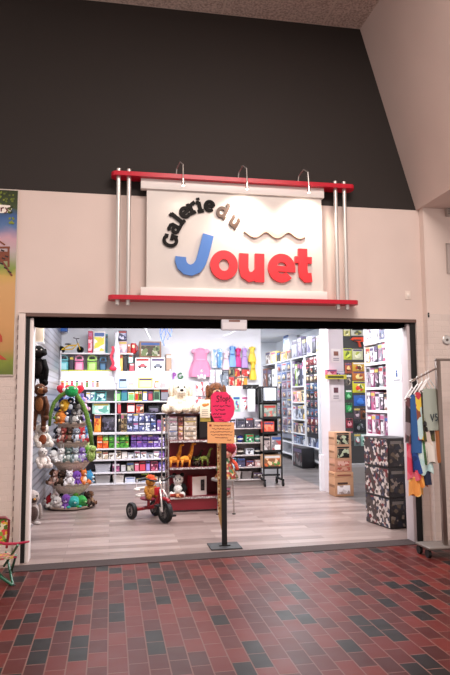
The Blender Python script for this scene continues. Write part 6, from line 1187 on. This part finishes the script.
MB().tube([cp(-6, 541, Yf), cp(6, 544, Yf-.1), cp(18, 543.6, Yn+.05), cp(29, 541.6, Yn)], [.013, .013, .012, .008]).build('armrest', PNK, FC)
for nm, a, b in (('leg', (18, 545, Yn), (4, 566, Yf)), ('leg', (6, 552, Yf), (13, 585.4, Yn)), ('leg', (-10, 566, Yf), (13.6, 586, Yn+.0)), ('leg', (16, 555, Yn), (10, 577, Yf))):
    MB().tube([cp(*a), cp(*b)], .011).build(nm, GRN, FC)
MB().tube([cp(13.6, 586, Yn), cp(-10, 570, Yn)], .012).build('foot_bar', GRN, FC); MB().ell(cp(13.8, 586, Yn), .018).build('foot_cap', BLACK, FC)

# ------------------------------------------------------------------ under the lintel: white box, cables, ribbons
p0, p1 = PY(221.4, 330, .02), PY(246.6, 318, .02)
t = thing('ceiling_box', 'white electrical box under the lintel in front of the black shutter housing', 'electrical box', ((p0.x+p1.x)/2, .0, p0.z)); w_, h_ = p1.x-p0.x, Z1-.036-p0.z
MB().box(-w_/2, .0, 0, w_/2, .055, h_, bev=.004).build('box_body', mat('#d8d4da', .5), t); MB().box(-w_*.22, -.004, h_*.78, w_*.22, .0, h_*.96).build('brown_label', mat('#8a6258', .5), t); MB().box(-w_*.45, -.002, .01, w_*.45, .0, h_*.7).build('cover_plate', mat('#e4e0e4', .5), t)
def hang_ribbon(label, pts, Y, c):
    P = [PY(x, y, Y) for x, y in pts]; t = thing('hanging_ribbon', label, 'ribbon', (P[0].x, Y, 3.4)); rel = [Vector((0, 0, 0))]+[q-t.location for q in P]
    MB().tube(rel, .006, n=6).build('ribbon_strand', mat(c, .4), t); MB().ell(rel[-1], (.01, .008, .014), u=8, v=5).build('ribbon_end', mat(c, .4), t)
for k, pts in enumerate((((161, 326), (160, 333), (162, 340)), ((164, 326), (166, 334), (163, 342)), ((168, 325), (167, 331), (171, 336)), ((170, 326), (172, 331), (168, 339)), ((165, 327), (160.5, 336), (164, 345)))):
    hang_ribbon(f'blue paper streamer hanging from the shop ceiling, {("first", "second", "third", "fourth", "longest")[k]} of the bunch', pts, 4.6, '#4a74c0')
hang_ribbon('white curved cable hanging from the shop ceiling left of the streamers', ((145, 326), (147, 332), (150, 338)), 4.4, '#eceef4')
hang_ribbon('white curved cable sagging below the white electrical box', ((240, 326), (236, 330), (230, 334), (224, 335.6)), 3.2, '#f0f2f6')
hang_ribbon('pale blue streamer beside the white electrical box', ((236, 322), (238, 326), (240, 330)), 3.0, '#8ab4dc')
for a, y0, b, lev, c, cols, lb in ((159, 437, 165, 'd', '#5a3a86', ('#7a58b0', '#3c2460', '#b8a4d8'), 'tall purple box at the far end under the thick shelf'), (159.6, 451, 165, 'c', '#7a4a9a', ('#9a6ac0', '#4c2c6a', '#d8c8e8'), 'violet kit box at the end of the small kit row'), (87, 435, 96, 'd', '#6a9a3c', ('#8cc050', '#3a6a24', '#c8dc90'), 'leaf green box behind the plush stand under the thick shelf'), (86, 414, 93, 'e', '#3a4a7a', ('#5a6ab0', '#242c50', '#b8c0e0'), 'navy box on the thick shelf behind the plush stand'), (64, 391, 84, 'f', '#8a9ac0', ('#a8b8dc', '#5a6a98', '#e0e8f4'), 'wide blue grey box on the shelf behind the plush stand')):
    sbox('toy_box', lb, 'toy box', (a, y0, b, 0), lev, c, PR(cols, 22))
